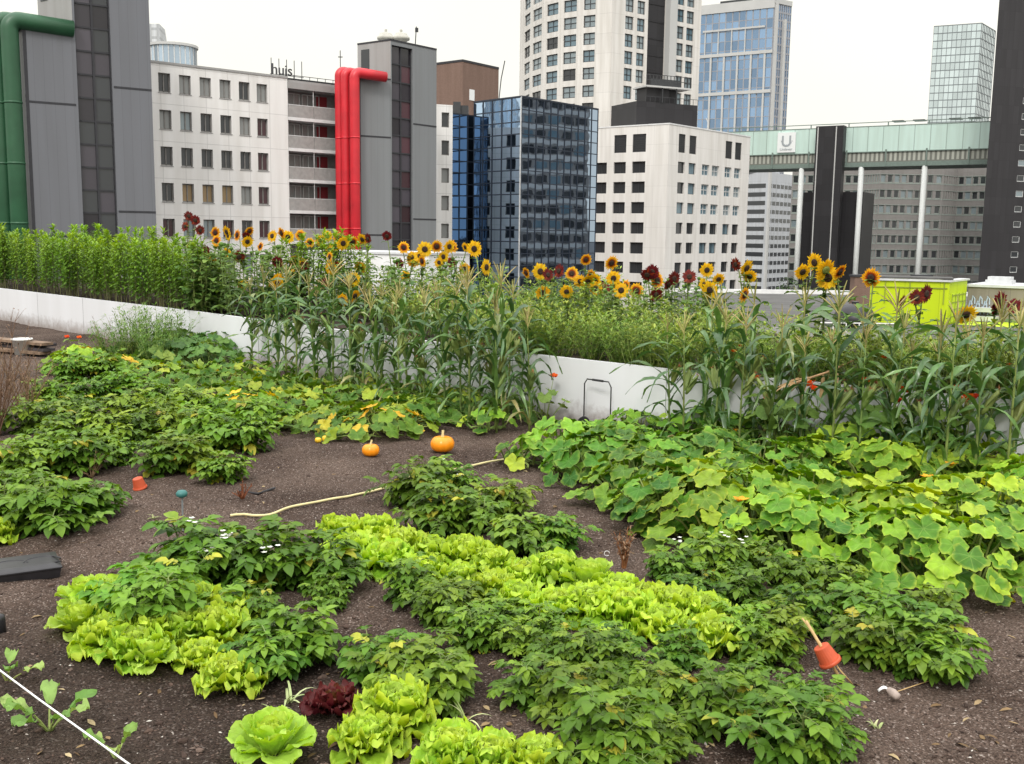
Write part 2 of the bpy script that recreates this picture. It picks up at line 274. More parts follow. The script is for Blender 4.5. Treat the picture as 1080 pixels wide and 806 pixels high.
# ------------------------------------------------------------------ mesh builder
class MB:
    def __init__(s): s.v = []; s.f = []; s.m = []; s.a = []; s.r = []; s.uv = []
    def face(s, pts, m=0, a=.5, uv=None):
        i = len(s.v)
        for k, p in enumerate(pts):
            s.v.append(tuple(p)); s.r.append(0); s.uv.append(uv[k] if uv else (0, 0))
        s.f.append(tuple(range(i, i + len(pts)))); s.m.append(m); s.a.append(a)
    def grid(s, P, m=0, a=.5, R=None, UV=None):
        i0 = len(s.v); n = len(P); w = len(P[0])
        for i in range(n):
            for j in range(w):
                s.v.append(tuple(P[i][j])); s.r.append(R[i][j] if R else 0); s.uv.append(UV[i][j] if UV else (0, 0))
        for i in range(n - 1):
            for j in range(w - 1):
                k = i0 + i * w + j
                s.f.append((k, k + 1, k + w + 1, k + w)); s.m.append(m); s.a.append(a)
    def box(s, o, ex, ey, ez, m=0, a=.5):
        """o = corner, ex, ey, ez = edge vectors (right-handed); UV in metres"""
        o, ex, ey, ez = V(o), V(ex), V(ey), V(ez)
        lx, ly, lz = ex.length, ey.length, ez.length
        for p, q1, q2, l1, l2 in ((o, ey, ex, ly, lx), (o + ez, ex, ey, lx, ly), (o, ex, ez, lx, lz), (o + ey, ez, ex, lz, lx), (o, ez, ey, lz, ly), (o + ex, ey, ez, ly, lz)):
            s.face((p, p + q1, p + q1 + q2, p + q2), m, a, ((0, 0), (l1, 0), (l1, l2), (0, l2)))
    def tube(s, path, rad, seg=6, m=0, a=.5, cap=True):
        path = [V(p) for p in path]; n = len(path)
        if not isinstance(rad, (list, tuple)): rad = [rad] * n
        i0 = len(s.v); px = None
        for i, p in enumerate(path):
            t = (path[min(i + 1, n - 1)] - path[max(i - 1, 0)]).normalized()
            if px is None:
                px = t.orthogonal().normalized()
            else:
                px = (px - t * px.dot(t)).normalized()
            py = t.cross(px)
            for k in range(seg):
                an = 2 * pi * k / seg
                s.v.append(tuple(p + (px * cos(an) + py * sin(an)) * rad[i])); s.r.append(i / max(1, n - 1)); s.uv.append((k / seg, i))
        for i in range(n - 1):
            for k in range(seg):
                b = i0 + i * seg; k2 = (k + 1) % seg
                s.f.append((b + k, b + k2, b + seg + k2, b + seg + k)); s.m.append(m); s.a.append(a)
        if cap:
            s.f.append(tuple(i0 + k for k in reversed(range(seg)))); s.m.append(m); s.a.append(a)
            e = i0 + (n - 1) * seg
            s.f.append(tuple(e + k for k in range(seg))); s.m.append(m); s.a.append(a)
    def lathe(s, prof, seg=16, m=0, a=.5, fn=None, M=None):
        """prof: list of (radius, z); fn(angle, i) scales the radius"""
        i0 = len(s.v); n = len(prof)
        for i, (r, z) in enumerate(prof):
            for k in range(seg):
                an = 2 * pi * k / seg; q = r * (fn(an, i) if fn else 1)
                p = V((q * cos(an), q * sin(an), z))
                if M: p = M @ p
                s.v.append(tuple(p)); s.r.append(0); s.uv.append((0, 0))
        for i in range(n - 1):
            for k in range(seg):
                b = i0 + i * seg; k2 = (k + 1) % seg
                s.f.append((b + k, b + k2, b + seg + k2, b + seg + k)); s.m.append(m); s.a.append(a)
        s.f.append(tuple(i0 + k for k in reversed(range(seg)))); s.m.append(m); s.a.append(a)
        e = i0 + (n - 1) * seg
        s.f.append(tuple(e + k for k in range(seg))); s.m.append(m); s.a.append(a)
    def mesh(s, name, mats, smooth=False, origin=None):
        me = bpy.data.meshes.new(name)
        v = s.v
        if origin is not None:
            ox, oy, oz = origin; v = [(x - ox, y - oy, z - oz) for x, y, z in v]
        me.from_pydata(v, [], s.f)
        for mt in (mats if isinstance(mats, (list, tuple)) else [mats]): me.materials.append(mt)
        me.polygons.foreach_set('material_index', s.m)
        if smooth: me.polygons.foreach_set('use_smooth', [True] * len(s.f))
        at = me.attributes.new('var', 'FLOAT', 'FACE'); at.data.foreach_set('value', s.a)
        at = me.attributes.new('rad', 'FLOAT', 'POINT'); at.data.foreach_set('value', s.r)
        uvl = me.uv_layers.new(name='UVMap')
        li = [0] * len(me.loops); me.loops.foreach_get('vertex_index', li)
        flat = []
        for i in li: flat.extend(s.uv[i])
        uvl.data.foreach_set('uv', flat)
        me.update()
        return me
    def build(s, name, mats, parent=None, origin=None, smooth=False):
        return link(name, s.mesh(name, mats, smooth, origin), parent)

def link(name, me, parent=None, mat=None):
    o = bpy.data.objects.new(name, me); COL.objects.link(o)
    if parent is not None: o.parent = parent
    if mat is not None: o.matrix_local = mat
    return o
def tag(o, label, cat, group=None, kind=None):
    if label: o['label'] = label
    if cat: o['category'] = cat
    if group: o['group'] = group
    if kind: o['kind'] = kind
    return o
LABELS = set()
def thing(name, label, cat, loc=(0, 0, 0), rz=0.0, group=None, scale=1.0):
    o = bpy.data.objects.new(name, None); COL.objects.link(o)
    o.empty_display_size = .1
    o.location = loc; o.rotation_euler = (0, 0, rz); o.scale = (scale, scale, scale)
    return tag(o, label, cat, group)
def structure(o): o['kind'] = 'structure'; return o
def spawn(spec, name, label, cat, loc, rz=0.0, group=None, scale=1.0):
    """one more individual of a kind: its own Empty and its own part objects, sharing mesh data. spec = [(part, mesh, [(subpart, mesh)])]"""
    r = thing(name, label, cat, loc, rz, group, scale)
    for pn, me, subs in spec:
        p = link(pn, me, r)
        for sn, sm in subs: link(sn, sm, p)
    return r
ORD = 'first second third fourth fifth sixth seventh eighth ninth tenth eleventh twelfth thirteenth fourteenth fifteenth sixteenth seventeenth eighteenth nineteenth twentieth'.split()
def ordn(i):
    if i < 20: return ORD[i]
    t = (i + 1) // 10; u = (i + 1) % 10
    tens = {2: 'twenty', 3: 'thirty', 4: 'forty', 5: 'fifty', 6: 'sixty', 7: 'seventy', 8: 'eighty', 9: 'ninety'}[t]
    return (tens[:-1] + 'ieth') if u == 0 else tens + '-' + ORD[u - 1]

# ------------------------------------------------------------------ the garden soil
def gz(x, y):
    h = .035 * noise.noise(V((x * .8, y * .8, 0))) + .018 * noise.noise(V((x * 3.1, y * 3.1, 4)))
    h += .016 * noise.noise(V((x * 9, y * 9, 9))) + .010 * noise.noise(V((x * 21, y * 21, 3)))
    return h
def place(px, py):
    p = atz(px, py, 0); p.z = gz(p.x, p.y); return p

# planter wall, in plan (measured from its top edge in the photo)
WALL = [V((-13.2, 23.0, 0)), V((-9.6, 19.45, 0)), V((-4.5, 14.5, 0)), V((0.0, 9.85, 0)), V((1.3, 8.72, 0)), V((5.2, 6.05, 0)), V((8.2, 4.1, 0))]
def wall_off(off):
    out = []
    n = len(WALL)
    for i, p in enumerate(WALL):
        d = (WALL[min(i + 1, n - 1)] - WALL[max(i - 1, 0)]).normalized()
        out.append(p + V((-d.y, d.x, 0)) * off)
    return out
def bed(px, off, py=300):
    """plan point where the sight line through a photo column meets the wall line moved back by off metres"""
    d = ray(px, py); L = wall_off(off)
    best = None
    for a, b in zip(L, L[1:]):
        e = b - a; den = d.x * e.y - d.y * e.x
        if abs(den) < 1e-9: continue
        k = (a.x * e.y - a.y * e.x) / den; t = (a.x * d.y - a.y * d.x) / den
        if k > 0 and -1e-6 <= t <= 1 + 1e-6: best = V((d.x * k, d.y * k, 0)); break
    return best
def behind_wall(x, y):
    """signed distance behind the planter wall"""
    best = -1e9
    for a, b in zip(WALL, WALL[1:]):
        e = (b - a); l = e.length; e = e / l
        t = (V((x, y, 0)) - a).dot(e)
        if -.2 <= t <= l + .2:
            best = max(best, (V((x, y, 0)) - a).dot(V((-e.y, e.x, 0))))
    return best

def build_soil():
    b = MB()
    def patch(x0, x1, y0, y1, st, hole=None):
        nx = int(round((x1 - x0) / st)); ny = int(round((y1 - y0) / st))
        P = []
        for j in range(ny + 1):
            row = []
            for i in range(nx + 1):
                x = x0 + (x1 - x0) * i / nx; y = y0 + (y1 - y0) * j / ny
                row.append((x, y, gz(x, y)))
            P.append(row)
        b.grid(P)
    patch(-4.6, 4.6, 2.4, 10.4, .032)
    patch(-4.6, 9, -3, 2.4, .2); patch(4.6, 9, 2.4, 10.4, .2)
    patch(-14, -4.6, -3, 24, .2); patch(-4.6, 4.6, 10.4, 16, .2)
    structure(b.build('soil', [M_SOIL], smooth=True))
build_soil()

def build_crumbs():
    b = MB(); n = 0
    while n < 15000:
        px = U_(-20, 1100); py = U_(440, 815) if rnd() < .85 else U_(470, 560)
        p = atz(px, py, 0)
        if behind_wall(p.x, p.y) > -.05: continue
        z = gz(p.x, p.y); s = .0026 + .0044 * rnd() ** 2.5
        if rnd() < .012: s *= 1.9
        n += 1
        ang = rnd() * pi; c, q = cos(ang) * s, sin(ang) * s; k = U_(.5, 1.0); h = s * U_(.4, .8); z += s * .2
        i = len(b.v); l = U_(1, 2.0)
        for x_, y_, z_ in ((c * l, q * l, 0), (-q * k, c * k, 0), (-c * l, -q * l, 0), (q * k, -c * k, 0), (0, 0, h), (0, 0, -h)):
            b.v.append((p.x + x_, p.y + y_, z + z_)); b.r.append(0); b.uv.append((0, 0))
        a = rnd() ** 1.3
        if a > .86 and rnd() < .6: a = .6
        for t in ((0, 1, 4), (1, 2, 4), (2, 3, 4), (3, 0, 4), (1, 0, 5), (2, 1, 5), (3, 2, 5), (0, 3, 5)):
            b.f.append(tuple(i + q_ for q_ in t)); b.m.append(0); b.a.append(a)
    o = b.build('gravel', [M_CRUMB]); tag(o, 'small grey brown lava crumbs and bark bits strewn over the soil', 'gravel', kind='stuff')
build_crumbs()
def build_clods():
    random.seed(44); b = MB(); n = 0
    while n < 900:
        p = atz(U_(-20, 1100), U_(455, 815), 0)
        if behind_wall(p.x, p.y) > -.1: continue
        n += 1; s = .005 + .011 * rnd() ** 2.5; z = gz(p.x, p.y)
        ph = rnd() * 6; M = Matrix.Translation((p.x, p.y, z + s * .15)) @ Matrix.Rotation(rnd() * 6, 4, 'Z')
        k = U_(.6, 1.4)
        b.lathe([(s * .5, -s * .5), (s, -.1 * s), (s * .9, s * .3), (s * .35, s * .62)], 7, 0, rnd() * .7, lambda an, i: 1 + .28 * sin(2 * an + ph) + .16 * sin(5 * an + ph * 2 + i), M)
    o = b.build('soil_clods', [M_CRUMB]); tag(o, 'loose brown clods lying about on the bare soil', 'clods', kind='stuff')
    b = MB()
    for i in range(260):
        p = atz(U_(0, 1080), U_(455, 806), 0)
        if behind_wall(p.x, p.y) > -.1: continue
        leaf(b, (p.x, p.y, gz(p.x, p.y) + .006), sph(rnd() * 6.3, U_(-.05, .3)), V((U_(-.5, .5), U_(-.5, .5), 1)), U_(.02, .06), U_(.008, .022), 3, U_(.1, .9), U_(-.3, .5), 'lance', 0, rnd())
    o = b.build('leaf_litter', [M_LITTER]); tag(o, 'dry straw and brown leaf scraps scattered on the soil', 'leaf litter', kind='stuff')

# own roof slab under the garden, neighbouring roofs and the street
def own_roof():
    L = wall_off(6.2); pts = [(p.x, p.y) for p in reversed(L)]
    pts = [(-30, -14), (16, -14), (16, L[-1].y)] + pts + [(-30, L[0].y)]
    b = MB(); n = len(pts)
    for i in range(n):
        A, B = pts[i], pts[(i + 1) % n]
        b.face([(A[0], A[1], -20), (B[0], B[1], -20), (B[0], B[1], -.15), (A[0], A[1], -.15)])
    b.face([(p[0], p[1], -.15) for p in pts]); structure(b.build('roof', [M_GRAVELROOF]))
own_roof()
b = MB(); b.face([(-4000, -4000, -20), (4000, -4000, -20), (4000, 6000, -20), (-4000, 6000, -20)]); structure(b.build('street', [M_STREET]))

def planter():
    r = thing('raised_planter', 'long raised planter of smooth white boards running across the whole roof garden', 'planter')
    back = wall_off(4.55)
    H0 = .6
    for i in range(len(WALL) - 1):
        for line, nm, h, t0, t1 in ((WALL, 'front_board', H0, 0, .045), ):
            A, B = WALL[i], WALL[i + 1]; A2, B2 = wall_off(.045)[i], wall_off(.045)[i + 1]
            b = MB(); l = (B - A).length; up = V((0, 0, h)); dn = V((0, 0, -.1))
            b.face((A + dn, B + dn, B + up, A + up), 0, .5, ((0, 0), (l, 0), (l, h), (0, h)))
            b.face((A + up, B + up, B2 + up, A2 + up), 0, .5, ((0, 1.5), (l, 1.5), (l, 1.54), (0, 1.54)))
            b.face((B2 + dn, A2 + dn, A2 + up, B2 + up), 1)
            b.face((A2 + dn, A + dn, A + up, A2 + up), 1); b.face((B + dn, B2 + dn, B2 + up, B + up), 1)
            b.build(nm, [M_PLANTER, M_PLANTERIN], r)
        A, B = back[i], back[i + 1]; A2, B2 = wall_off(4.595)[i], wall_off(4.595)[i + 1]
        b = MB()
        b.face((A + dn, B + dn, B + up, A + up), 1); b.face((A + up, B + up, B2 + up, A2 + up), 0); b.face((B2 + dn, A2 + dn, A2 + up, B2 + up), 0)
        b.build('back_board', [M_PLANTER, M_PLANTERIN], r)
    b = MB(); f = wall_off(.047); k = wall_off(4.548)
    P = []
    for i in range(len(f) - 1):
        n = 24
        for j in range(n + (i == len(f) - 2)):
            row = []
            for q in range(13):
                p = f[i].lerp(f[i + 1], j / n).lerp(k[i].lerp(k[i + 1], j / n), q / 12)
                row.append((p.x, p.y, .52 + .04 * noise.noise(V((p.x * 3, p.y * 3, 2)))))
            P.append(row)
    b.grid(P); b.build('soil_fill', [M_BEDSOIL], r, smooth=True)
planter()
# ------------------------------------------------------------------ leaf shapes
def prof(kind, t):
    if kind == 'ovate': return sin(pi * min(1, t ** .72)) ** .85 if 0 < t < 1 else 0.0
    if kind == 'lance': return sin(pi * t ** .85) ** .9 if 0 < t < 1 else 0.0
    if kind == 'heart': return (min(1, .55 + t * 2.6) * (1 - t ** 2.2)) if t < 1 else 0.0
    if kind == 'blade': return min(1, .35 + t * 5) * (1 - t ** 1.8) ** .9 if t < 1 else 0.0
    return 1 - t
def leaf(b, base, d, up, L, W, nl=3, droop=.4, fold=.25, kind='ovate', m=0, a=.5, wave=0.0, wfreq=3, twist=0.0):
    """a single leaf: spine from base along d sagging towards -z, folded along its midrib"""
    p = V(base); d = V(d).normalized(); up = V(up)
    P, R, T = [], [], []
    ph = rnd() * 6.3
    for i in range(nl + 1):
        t = i / nl
        side = d.cross(up)
        if side.length < 1e-4: side = d.orthogonal()
        side.normalize(); nrm = side.cross(d).normalized()
        if twist: 
            q = Matrix.Rotation(twist * t, 3, d); side = q @ side; nrm = q @ nrm
        w = W * .5 * prof(kind, t)
        l1 = nrm * (fold * w); wv = nrm * (wave * sin(ph + wfreq * 2 * pi * t)) if wave else V((0, 0, 0))
        wv2 = nrm * (wave * sin(ph + 1.7 + wfreq * 2 * pi * t)) if wave else V((0, 0, 0))
        P.append([p - side * w + l1 + wv, p, p + side * w + l1 + wv2]); R.append([t, t * .6, t]); T.append([(-w, t), (0, t), (w, t)])
        p = p + d * (L / nl)
        d = (d + V((0, 0, -1)) * (droop / nl)).normalized()
    b.grid(P, m, a, R, T)
    return p

def pick(lst): return lst[int(rnd() * len(lst)) % len(lst)]
def sph(az, el): return V((cos(az) * cos(el), sin(az) * cos(el), sin(el)))

build_clods()
# ------------------------------------------------------------------ potato plants
def potato_spec(seed, size=1.0, flower=0, dense=1.0, yellow=.02, mat=None):
    random.seed(seed)
    L = MB(); S = MB(); Fl = MB(); D = MB()
    ns = int(10 * dense)
    tips = []; flw = []
    for s_ in range(ns):
        az = 2 * pi * (s_ + U_(-.4, .4)) / ns; lean = U_(.15, 1.0) if s_ else .1
        d = sph(az, pi / 2 - lean); p = V((U_(-.05, .05), U_(-.05, .05), 0)); ln = U_(.17, .27) * size
        path = [p.copy()]; nn = 9
        for i in range(nn):
            t = i / nn
            p = p + d * (ln / nn); path.append(p.copy())
            d = (d + V((0, 0, -.03 - .05 * lean)) + V((U_(-.07, .07), U_(-.07, .07), 0))).normalized()
            if i >= 1 or rnd() < .5:
                for q in range(1 if i < 5 else 2):
                    la = az + i * 2.4 + q * 2.1 + U_(-.4, .4); el = U_(.05, .75) * (1 if i < 7 else 1.3)
                    ld = sph(la, el); rl = U_(.08, .125) * size * (1 - .25 * (i == nn - 1))
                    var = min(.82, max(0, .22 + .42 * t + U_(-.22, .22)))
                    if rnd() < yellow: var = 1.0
                    # compound leaf: rachis with pairs of leaflets and a larger one at the tip
                    rp = p.copy(); rd = ld.copy(); pts = [rp.copy()]
                    for k in range(4):
                        rp = rp + rd * (rl / 4); rd = (rd + V((0, 0, -.20))).normalized(); pts.append(rp.copy())
                        side = rd.cross(V((0, 0, 1)));
                        if side.length < .01: side = V((1, 0, 0))
                        side.normalize()
                        if k >= 1:
                            sc = (.6, .6, .85, 1)[k]
                            for sg in ((-1, 1) if k < 3 else (-1, 1, 0)):
                                dd = (rd * (.55 if sg else 1) + side * sg * .9 + V((0, 0, U_(-.05, .25)))).normalized()
                                LL = U_(.050, .074) * size * sc * (1.2 if sg == 0 else 1)
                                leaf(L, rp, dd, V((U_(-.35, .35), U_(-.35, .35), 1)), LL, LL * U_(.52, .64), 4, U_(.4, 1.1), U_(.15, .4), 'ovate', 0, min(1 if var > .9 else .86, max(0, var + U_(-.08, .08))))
                    S.tube(pts, .0022, 3, 0, .4, cap=False)
        S.tube(path, [.007 - .004 * i / nn for i in range(nn + 1)], 4, 0, .5, cap=False)
        tips.append(path[-1])
    for k in range(flower):
        Fl = MB(); flw.append(Fl)
        c = pick(tips) + V((U_(-.05, .05), U_(-.05, .05), U_(.03, .07)))
        for q in range(int(U_(3, 6))):
            c2 = c + V((U_(-.03, .03), U_(-.03, .03), U_(-.015, .02)))
            for e in range(5):
                leaf(Fl, c2, sph(e * 1.257 + q, .35), V((0, 0, 1)), .016, .014, 2, .2, .1, 'ovate', 0, rnd())
    spec = [('foliage', L.mesh('potato_foliage', [mat or M_POT], True), []), ('stem', S.mesh('potato_stems', [M_POTSTEM]), [])]
    for q in flw: spec.append(('flower', q.mesh('potato_flowers', [M_WHITEP]), []))
    return spec
POT = [potato_spec(100 + i, size=.82 + .05 * (i % 6), flower=0, dense=(1.0, .8, 1.15)[i % 3], yellow=(.006, .03, .012)[i % 3]) for i in range(9)]
POTL = [potato_spec(180 + i, size=.92 + .06 * i, flower=0, dense=1.05, yellow=.025, mat=M_POTL) for i in range(4)]
POTF = [potato_spec(150 + i, flower=3) for i in range(2)]
random.seed(11)

def rows(items, spec_fn, name, cat, group, label_fn, jitter=3):
    for i, it in enumerate(items):
        px, py, sc = it[:3]
        p = place(px, py)
        spawn(spec_fn(i, it), name, label_fn(i, it), cat, p, rnd() * 6.28, group, sc)

pot_rows = [
    # (where, list of (px, py of the base, scale)), ordered outward from the named landmark
    ('dark potato bush, {} from the cream hose end in the clump before the pumpkins', [(440, 532, 1.0), (468, 556, .95), (500, 556, 1.1), (530, 545, .9), (548, 580, 1.0), (588, 578, .95), (470, 520, .9)]),
    ('potato bush behind the pale lettuce cluster, {} from the teal capped stake', [(205, 612, 1.1), (250, 620, 1.1), (298, 614, 1.05), (266, 660, .72), (345, 618, .95), (188, 635, .9)]),
    ('low potato bush in the near middle, {} from the red leaf lettuce', [(312, 696, 1.0), (290, 708, .8), (398, 712, .9), (430, 726, .95), (464, 742, .88)]),
    ('potato bush along the near side of the long lettuce row, {} from its left', [(432, 634, .72), (458, 656, .82), (508, 682, .85), (548, 690, .72), (592, 708, .85), (632, 712, .85), (668, 728, .82), (480, 646, .75), (528, 660, .72), (578, 676, .75), (640, 694, .72), (716, 706, .75), (350, 640, .6)]),
    ('ragged potato bush along the bottom of the plot, {} from the frilly lettuces', [(566, 742, .9), (606, 758, .85), (652, 760, .8), (640, 806, .9), (690, 802, .85), (706, 754, .9), (748, 770, .85), (776, 742, .9), (802, 764, .8)]),
    ('potato bush beyond the lettuce row, {} from the rusty stemmed weed', [(705, 614, .95), (735, 640, .95), (752, 606, .95), (790, 640, .95), (800, 604, .95), (835, 622, .9), (845, 660, .85), (822, 690, .85), (792, 700, .85)]),
    ('tall potato bush beside the tilted red pot, {} from that pot', [(918, 694, 1.0), (905, 655, .95), (940, 680, 1.05), (960, 706, .95), (980, 660, .95), (985, 705, 1.05), (880, 630, .85), (846, 762, .8), (835, 800, .95), (868, 798, .8)]),
    ('potato bush in the front left row, {} from the black plastic cover', [(20, 555, 1.0), (60, 560, 1.0), (98, 548, .95), (10, 530, .9), (52, 530, .9)]),
    ('potato bush around the small upside down red pot, {} from that pot', [(172, 500, 1.05), (196, 496, .9), (130, 486, .8), (236, 508, .8), (255, 478, 1.1), (225, 474, 1.0)]),
    ('potato bush in the second left row, {} from the dry brown bush', [(12, 505, 1.0), (40, 490, 1.0), (85, 496, .9), (110, 470, 1.0), (66, 470, 1.0), (30, 458, 1.0), (150, 466, 1.0), (185, 462, 1.0)]),
    ('potato bush in the far left rows, {} from the feathery dill', [(130, 420, 1.0), (100, 425, 1.0), (165, 428, 1.0), (70, 425, 1.0), (205, 440, 1.0), (140, 442, 1.0), (95, 446, 1.0), (238, 446, 1.05), (55, 445, 1.0), (270, 452, 1.0), (180, 446, .95), (45, 425, 1.0), (110, 400, 1.0), (75, 402, 1.0)]),
]
flower_at = {(205, 612), (250, 620), (240, 650), (752, 606), (470, 520)}
for lab, items in pot_rows:
    for i, (px, py, sc) in enumerate(items):
        sp = pick(POTF) if (px, py) in flower_at else (pick(POTL) if (px < 290 and py < 570 and rnd() < .75) or rnd() < .12 else pick(POT))
        if px < 290 and py < 570: sc *= 1.1
        if 180 < px < 480 and py > 590: sc *= 1.2
        p = place(px, py)
        spawn(sp, 'potato_plant', lab.format(ordn(i)), 'potato plant', p, rnd() * 6.28, 'potato plants', sc * U_(.9, 1.1) * (.80 if py > 590 else .96))

# ------------------------------------------------------------------ lettuces
def let_leaf(b, az, el, L, W, curl, frill, a, m=0, cup=.25, nl=12, nw=11, base_r=.012):
    d = sph(az, el); p = V((cos(az) * base_r, sin(az) * base_r, .01)); side = V((-sin(az), cos(az), 0))
    P, R = [], []
    ph1, ph2, ph3 = rnd() * 6, rnd() * 6, rnd() * 6
    nf = U_(5, 7)
    for i in range(nl + 1):
        t = i / nl
        nrm = side.cross(d) * -1
        if nrm.dot(V((0, 0, 1))) < 0 and el < 1.2: nrm = -nrm
        w = W * .5 * (.22 + .78 * min(1, (t * 1.55)) ** .8) * (1 - max(0, t - .72) ** 2 * 7.5)
        row, rr = [], []
        for j in range(nw):
            s = (j / (nw - 1)) * 2 - 1
            e = max(abs(s) ** 2.2, max(0, t - .55) / .45 * (.6 + .4 * abs(s)))   # 0 inside .. 1 at the margin
            fr = frill * e * (sin(ph1 + nf * 2.3 * s + 9 * t * (1 if s > 0 else -1)) + .6 * sin(ph2 + nf * 4.1 * s + 17 * t) ) 
            pk = .25 * frill * sin(ph3 + 7 * s + 8 * t)
            q = p + side * (w * s * (1 + .25 * frill / max(W, .01) * sin(ph2 + 13 * t))) - nrm * 0 + nrm * (cup * w * s * s + fr + pk) + d * (.35 * frill * e * sin(ph3 + nf * 3 * s))
            row.append(q); rr.append(min(1, e))
        P.append(row); R.append(rr)
        p = p + d * (L / nl)
        d = (d - nrm * 0 + V((cos(az), sin(az), 0)) * (curl * .5 / nl) + V((0, 0, -1)) * (curl / nl) * (t + .3)).normalized()
    b.grid(P, m, a, R)
def lettuce_spec(seed, frill=.011, n=30, L=.17, mats=(None, None), heart=.5):
    random.seed(seed)
    O = MB(); Hh = MB()
    for i in range(n):
        t = i / n
        az = i * 2.399 + U_(-.25, .25); el = .34 + 1.02 * t + U_(-.14, .14)
        LL = L * (1.05 - .42 * t) * U_(.9, 1.1)
        let_leaf(O if t < .66 else Hh, az, el, LL, LL * U_(.85, 1.05), 1.0 - 1.9 * t * heart * 2 * .6, frill * (1 - .2 * t), min(1, max(0, .25 + .5 * t + U_(-.18, .18))), cup=.15 + .5 * t, base_r=.03 * (1 - t) + .006)
    mo, mh = mats
    for q in (O, Hh): q.v = [(x * .94, y * .94, z * 1.32) for x, y, z in q.v]
    return [('outer_leaves', O.mesh('lettuce_outer', [mo], True), []), ('heart', Hh.mesh('lettuce_heart', [mh], True), [])]
LETF = [lettuce_spec(200 + i, .016, 34, .135, (M_LET, M_LETH), .5) for i in range(5)]
LETB = [lettuce_spec(220 + i, .007, 26, .135, (M_BUT, M_LETH), .75) for i in range(3)]
LETR = lettuce_spec(240, .012, 22, .13, (M_REDLET, M_REDLET), .2)
random.seed(12)
let_rows = [
    ('frilly lime lettuce in the long diagonal row, far side, {} from the hose', [(356, 572), (392, 572), (425, 584), (458, 592), (492, 602), (524, 610), (556, 618), (590, 622), (622, 630), (652, 640), (684, 650), (716, 660), (748, 668)], 1.12, 'F'),
    ('frilly lime lettuce in the long diagonal row, near side, {} from the hose', [(372, 592), (410, 604), (445, 612), (480, 622), (515, 632), (550, 640), (588, 650), (625, 655), (660, 664), (695, 672), (728, 684), (760, 690)], 1.05, 'F'),
    ('pale lettuce in the left cluster, {} counting away from the black cover', [(84, 668), (108, 646), (112, 690), (134, 664), (138, 704), (170, 662), (192, 682), (226, 676), (205, 656), (150, 640), (90, 645), (160, 690), (240, 662)], 1.06, 'F'),
]
for lab, items, sc, k in let_rows:
    for i, (px, py) in enumerate(items):
        spawn(pick(LETF) if rnd() < .8 else pick(LETB), 'lettuce_head', lab.format(ordn(i)), 'lettuce', place(px + U_(-5, 5), py + U_(-4, 4)), rnd() * 6.28, 'lettuce heads', sc * U_(.78, 1.05))
for px, py, sc, sp, lab in [
    (160, 708, .95, LETB[0], 'round open butterhead lettuce at the near edge of the left lettuce cluster'),
    (212, 704, .85, LETF[1], 'small ruffled lettuce between the butterhead and the loose curly lettuce'),
    (243, 726, 1.05, LETF[2], 'loose curly lettuce nearest the low potato bush, end of the left cluster'),
    (288, 797, 1.15, LETB[1], 'smooth broad leaved pale lettuce standing alone at the bottom edge'),
    (418, 768, 1.25, LETF[3], 'large curly lettuce just right of the red leaf lettuce'),
    (388, 793, 1.0, LETF[4], 'curly lettuce low in front of the large curly one by the red lettuce'),
    (405, 735, .75, LETB[2], 'small whitish lettuce tucked behind the large curly one'),
    (478, 806, 1.0, LETF[0], 'frilly lettuce at the bottom edge with a pale heart, first of three'),
    (520, 815, 1.1, LETF[2], 'frilly lettuce at the bottom edge, middle one of three'),
    (565, 822, 1.05, LETF[1], 'frilly lettuce at the bottom edge, nearest the ragged potato bushes'),
    (-8, 572, 1.0, LETF[4], 'lone bright lettuce cut by the edge beside the front left potato bushes'),
]:
    spawn(sp, 'lettuce_head', lab, 'lettuce', place(px, py), rnd() * 6.28, 'lettuce heads', sc * .84)
spawn(LETR, 'red_lettuce', 'dark red frilly leaf lettuce on bare soil between pale lettuces', 'lettuce', place(352, 752), .6, None, .8)

# ------------------------------------------------------------------ squash plants
def squash_leaf(b, c, nrm, fwd, R, a, lob=.10):
    nrm = V(nrm).normalized(); fwd = V(fwd); fwd = (fwd - nrm * fwd.dot(nrm)).normalized(); sd = nrm.cross(fwd)
    seg = 39; rings = (0.02, .3, .58, .82, 1.0); ph = rnd() * 6; ph2 = rnd() * 6; bend = U_(-.12, .28); dish = U_(.02, .26); amp = U_(.05, .12)
    P, RR, UVs = [], [], []
    for r in rings:
        row, rr, uu = [], [], []
        for k in range(seg + 1):
            th = 2 * pi * (k % seg) / seg - pi           # 0 = tip, +-pi = notch at the petiole
            q = 1 + lob * cos(5 * th) - .045 * cos(13 * th + ph)
            q *= 1.05 - .10 * abs(th) / pi
            notch = max(0, (abs(th) - 2.62) / .52)
            q *= 1 - .72 * notch
            x = R * r * q * cos(th); y = R * r * q * sin(th)
            z = R * (dish * r * r + amp * r * r * sin(5 * th + ph) + .055 * r * r * sin(11 * th + ph2) - bend * (r * cos(th)) ** 2 * (cos(th) > -1) - .10 * r ** 3 * abs(sin(th)))
            row.append(c + fwd * x + sd * y + nrm * z); rr.append(r); uu.append((r * cos(th), r * sin(th)))
        P.append(row); RR.append(rr); UVs.append(uu)
    b.grid(P, 0, a, RR, UVs)
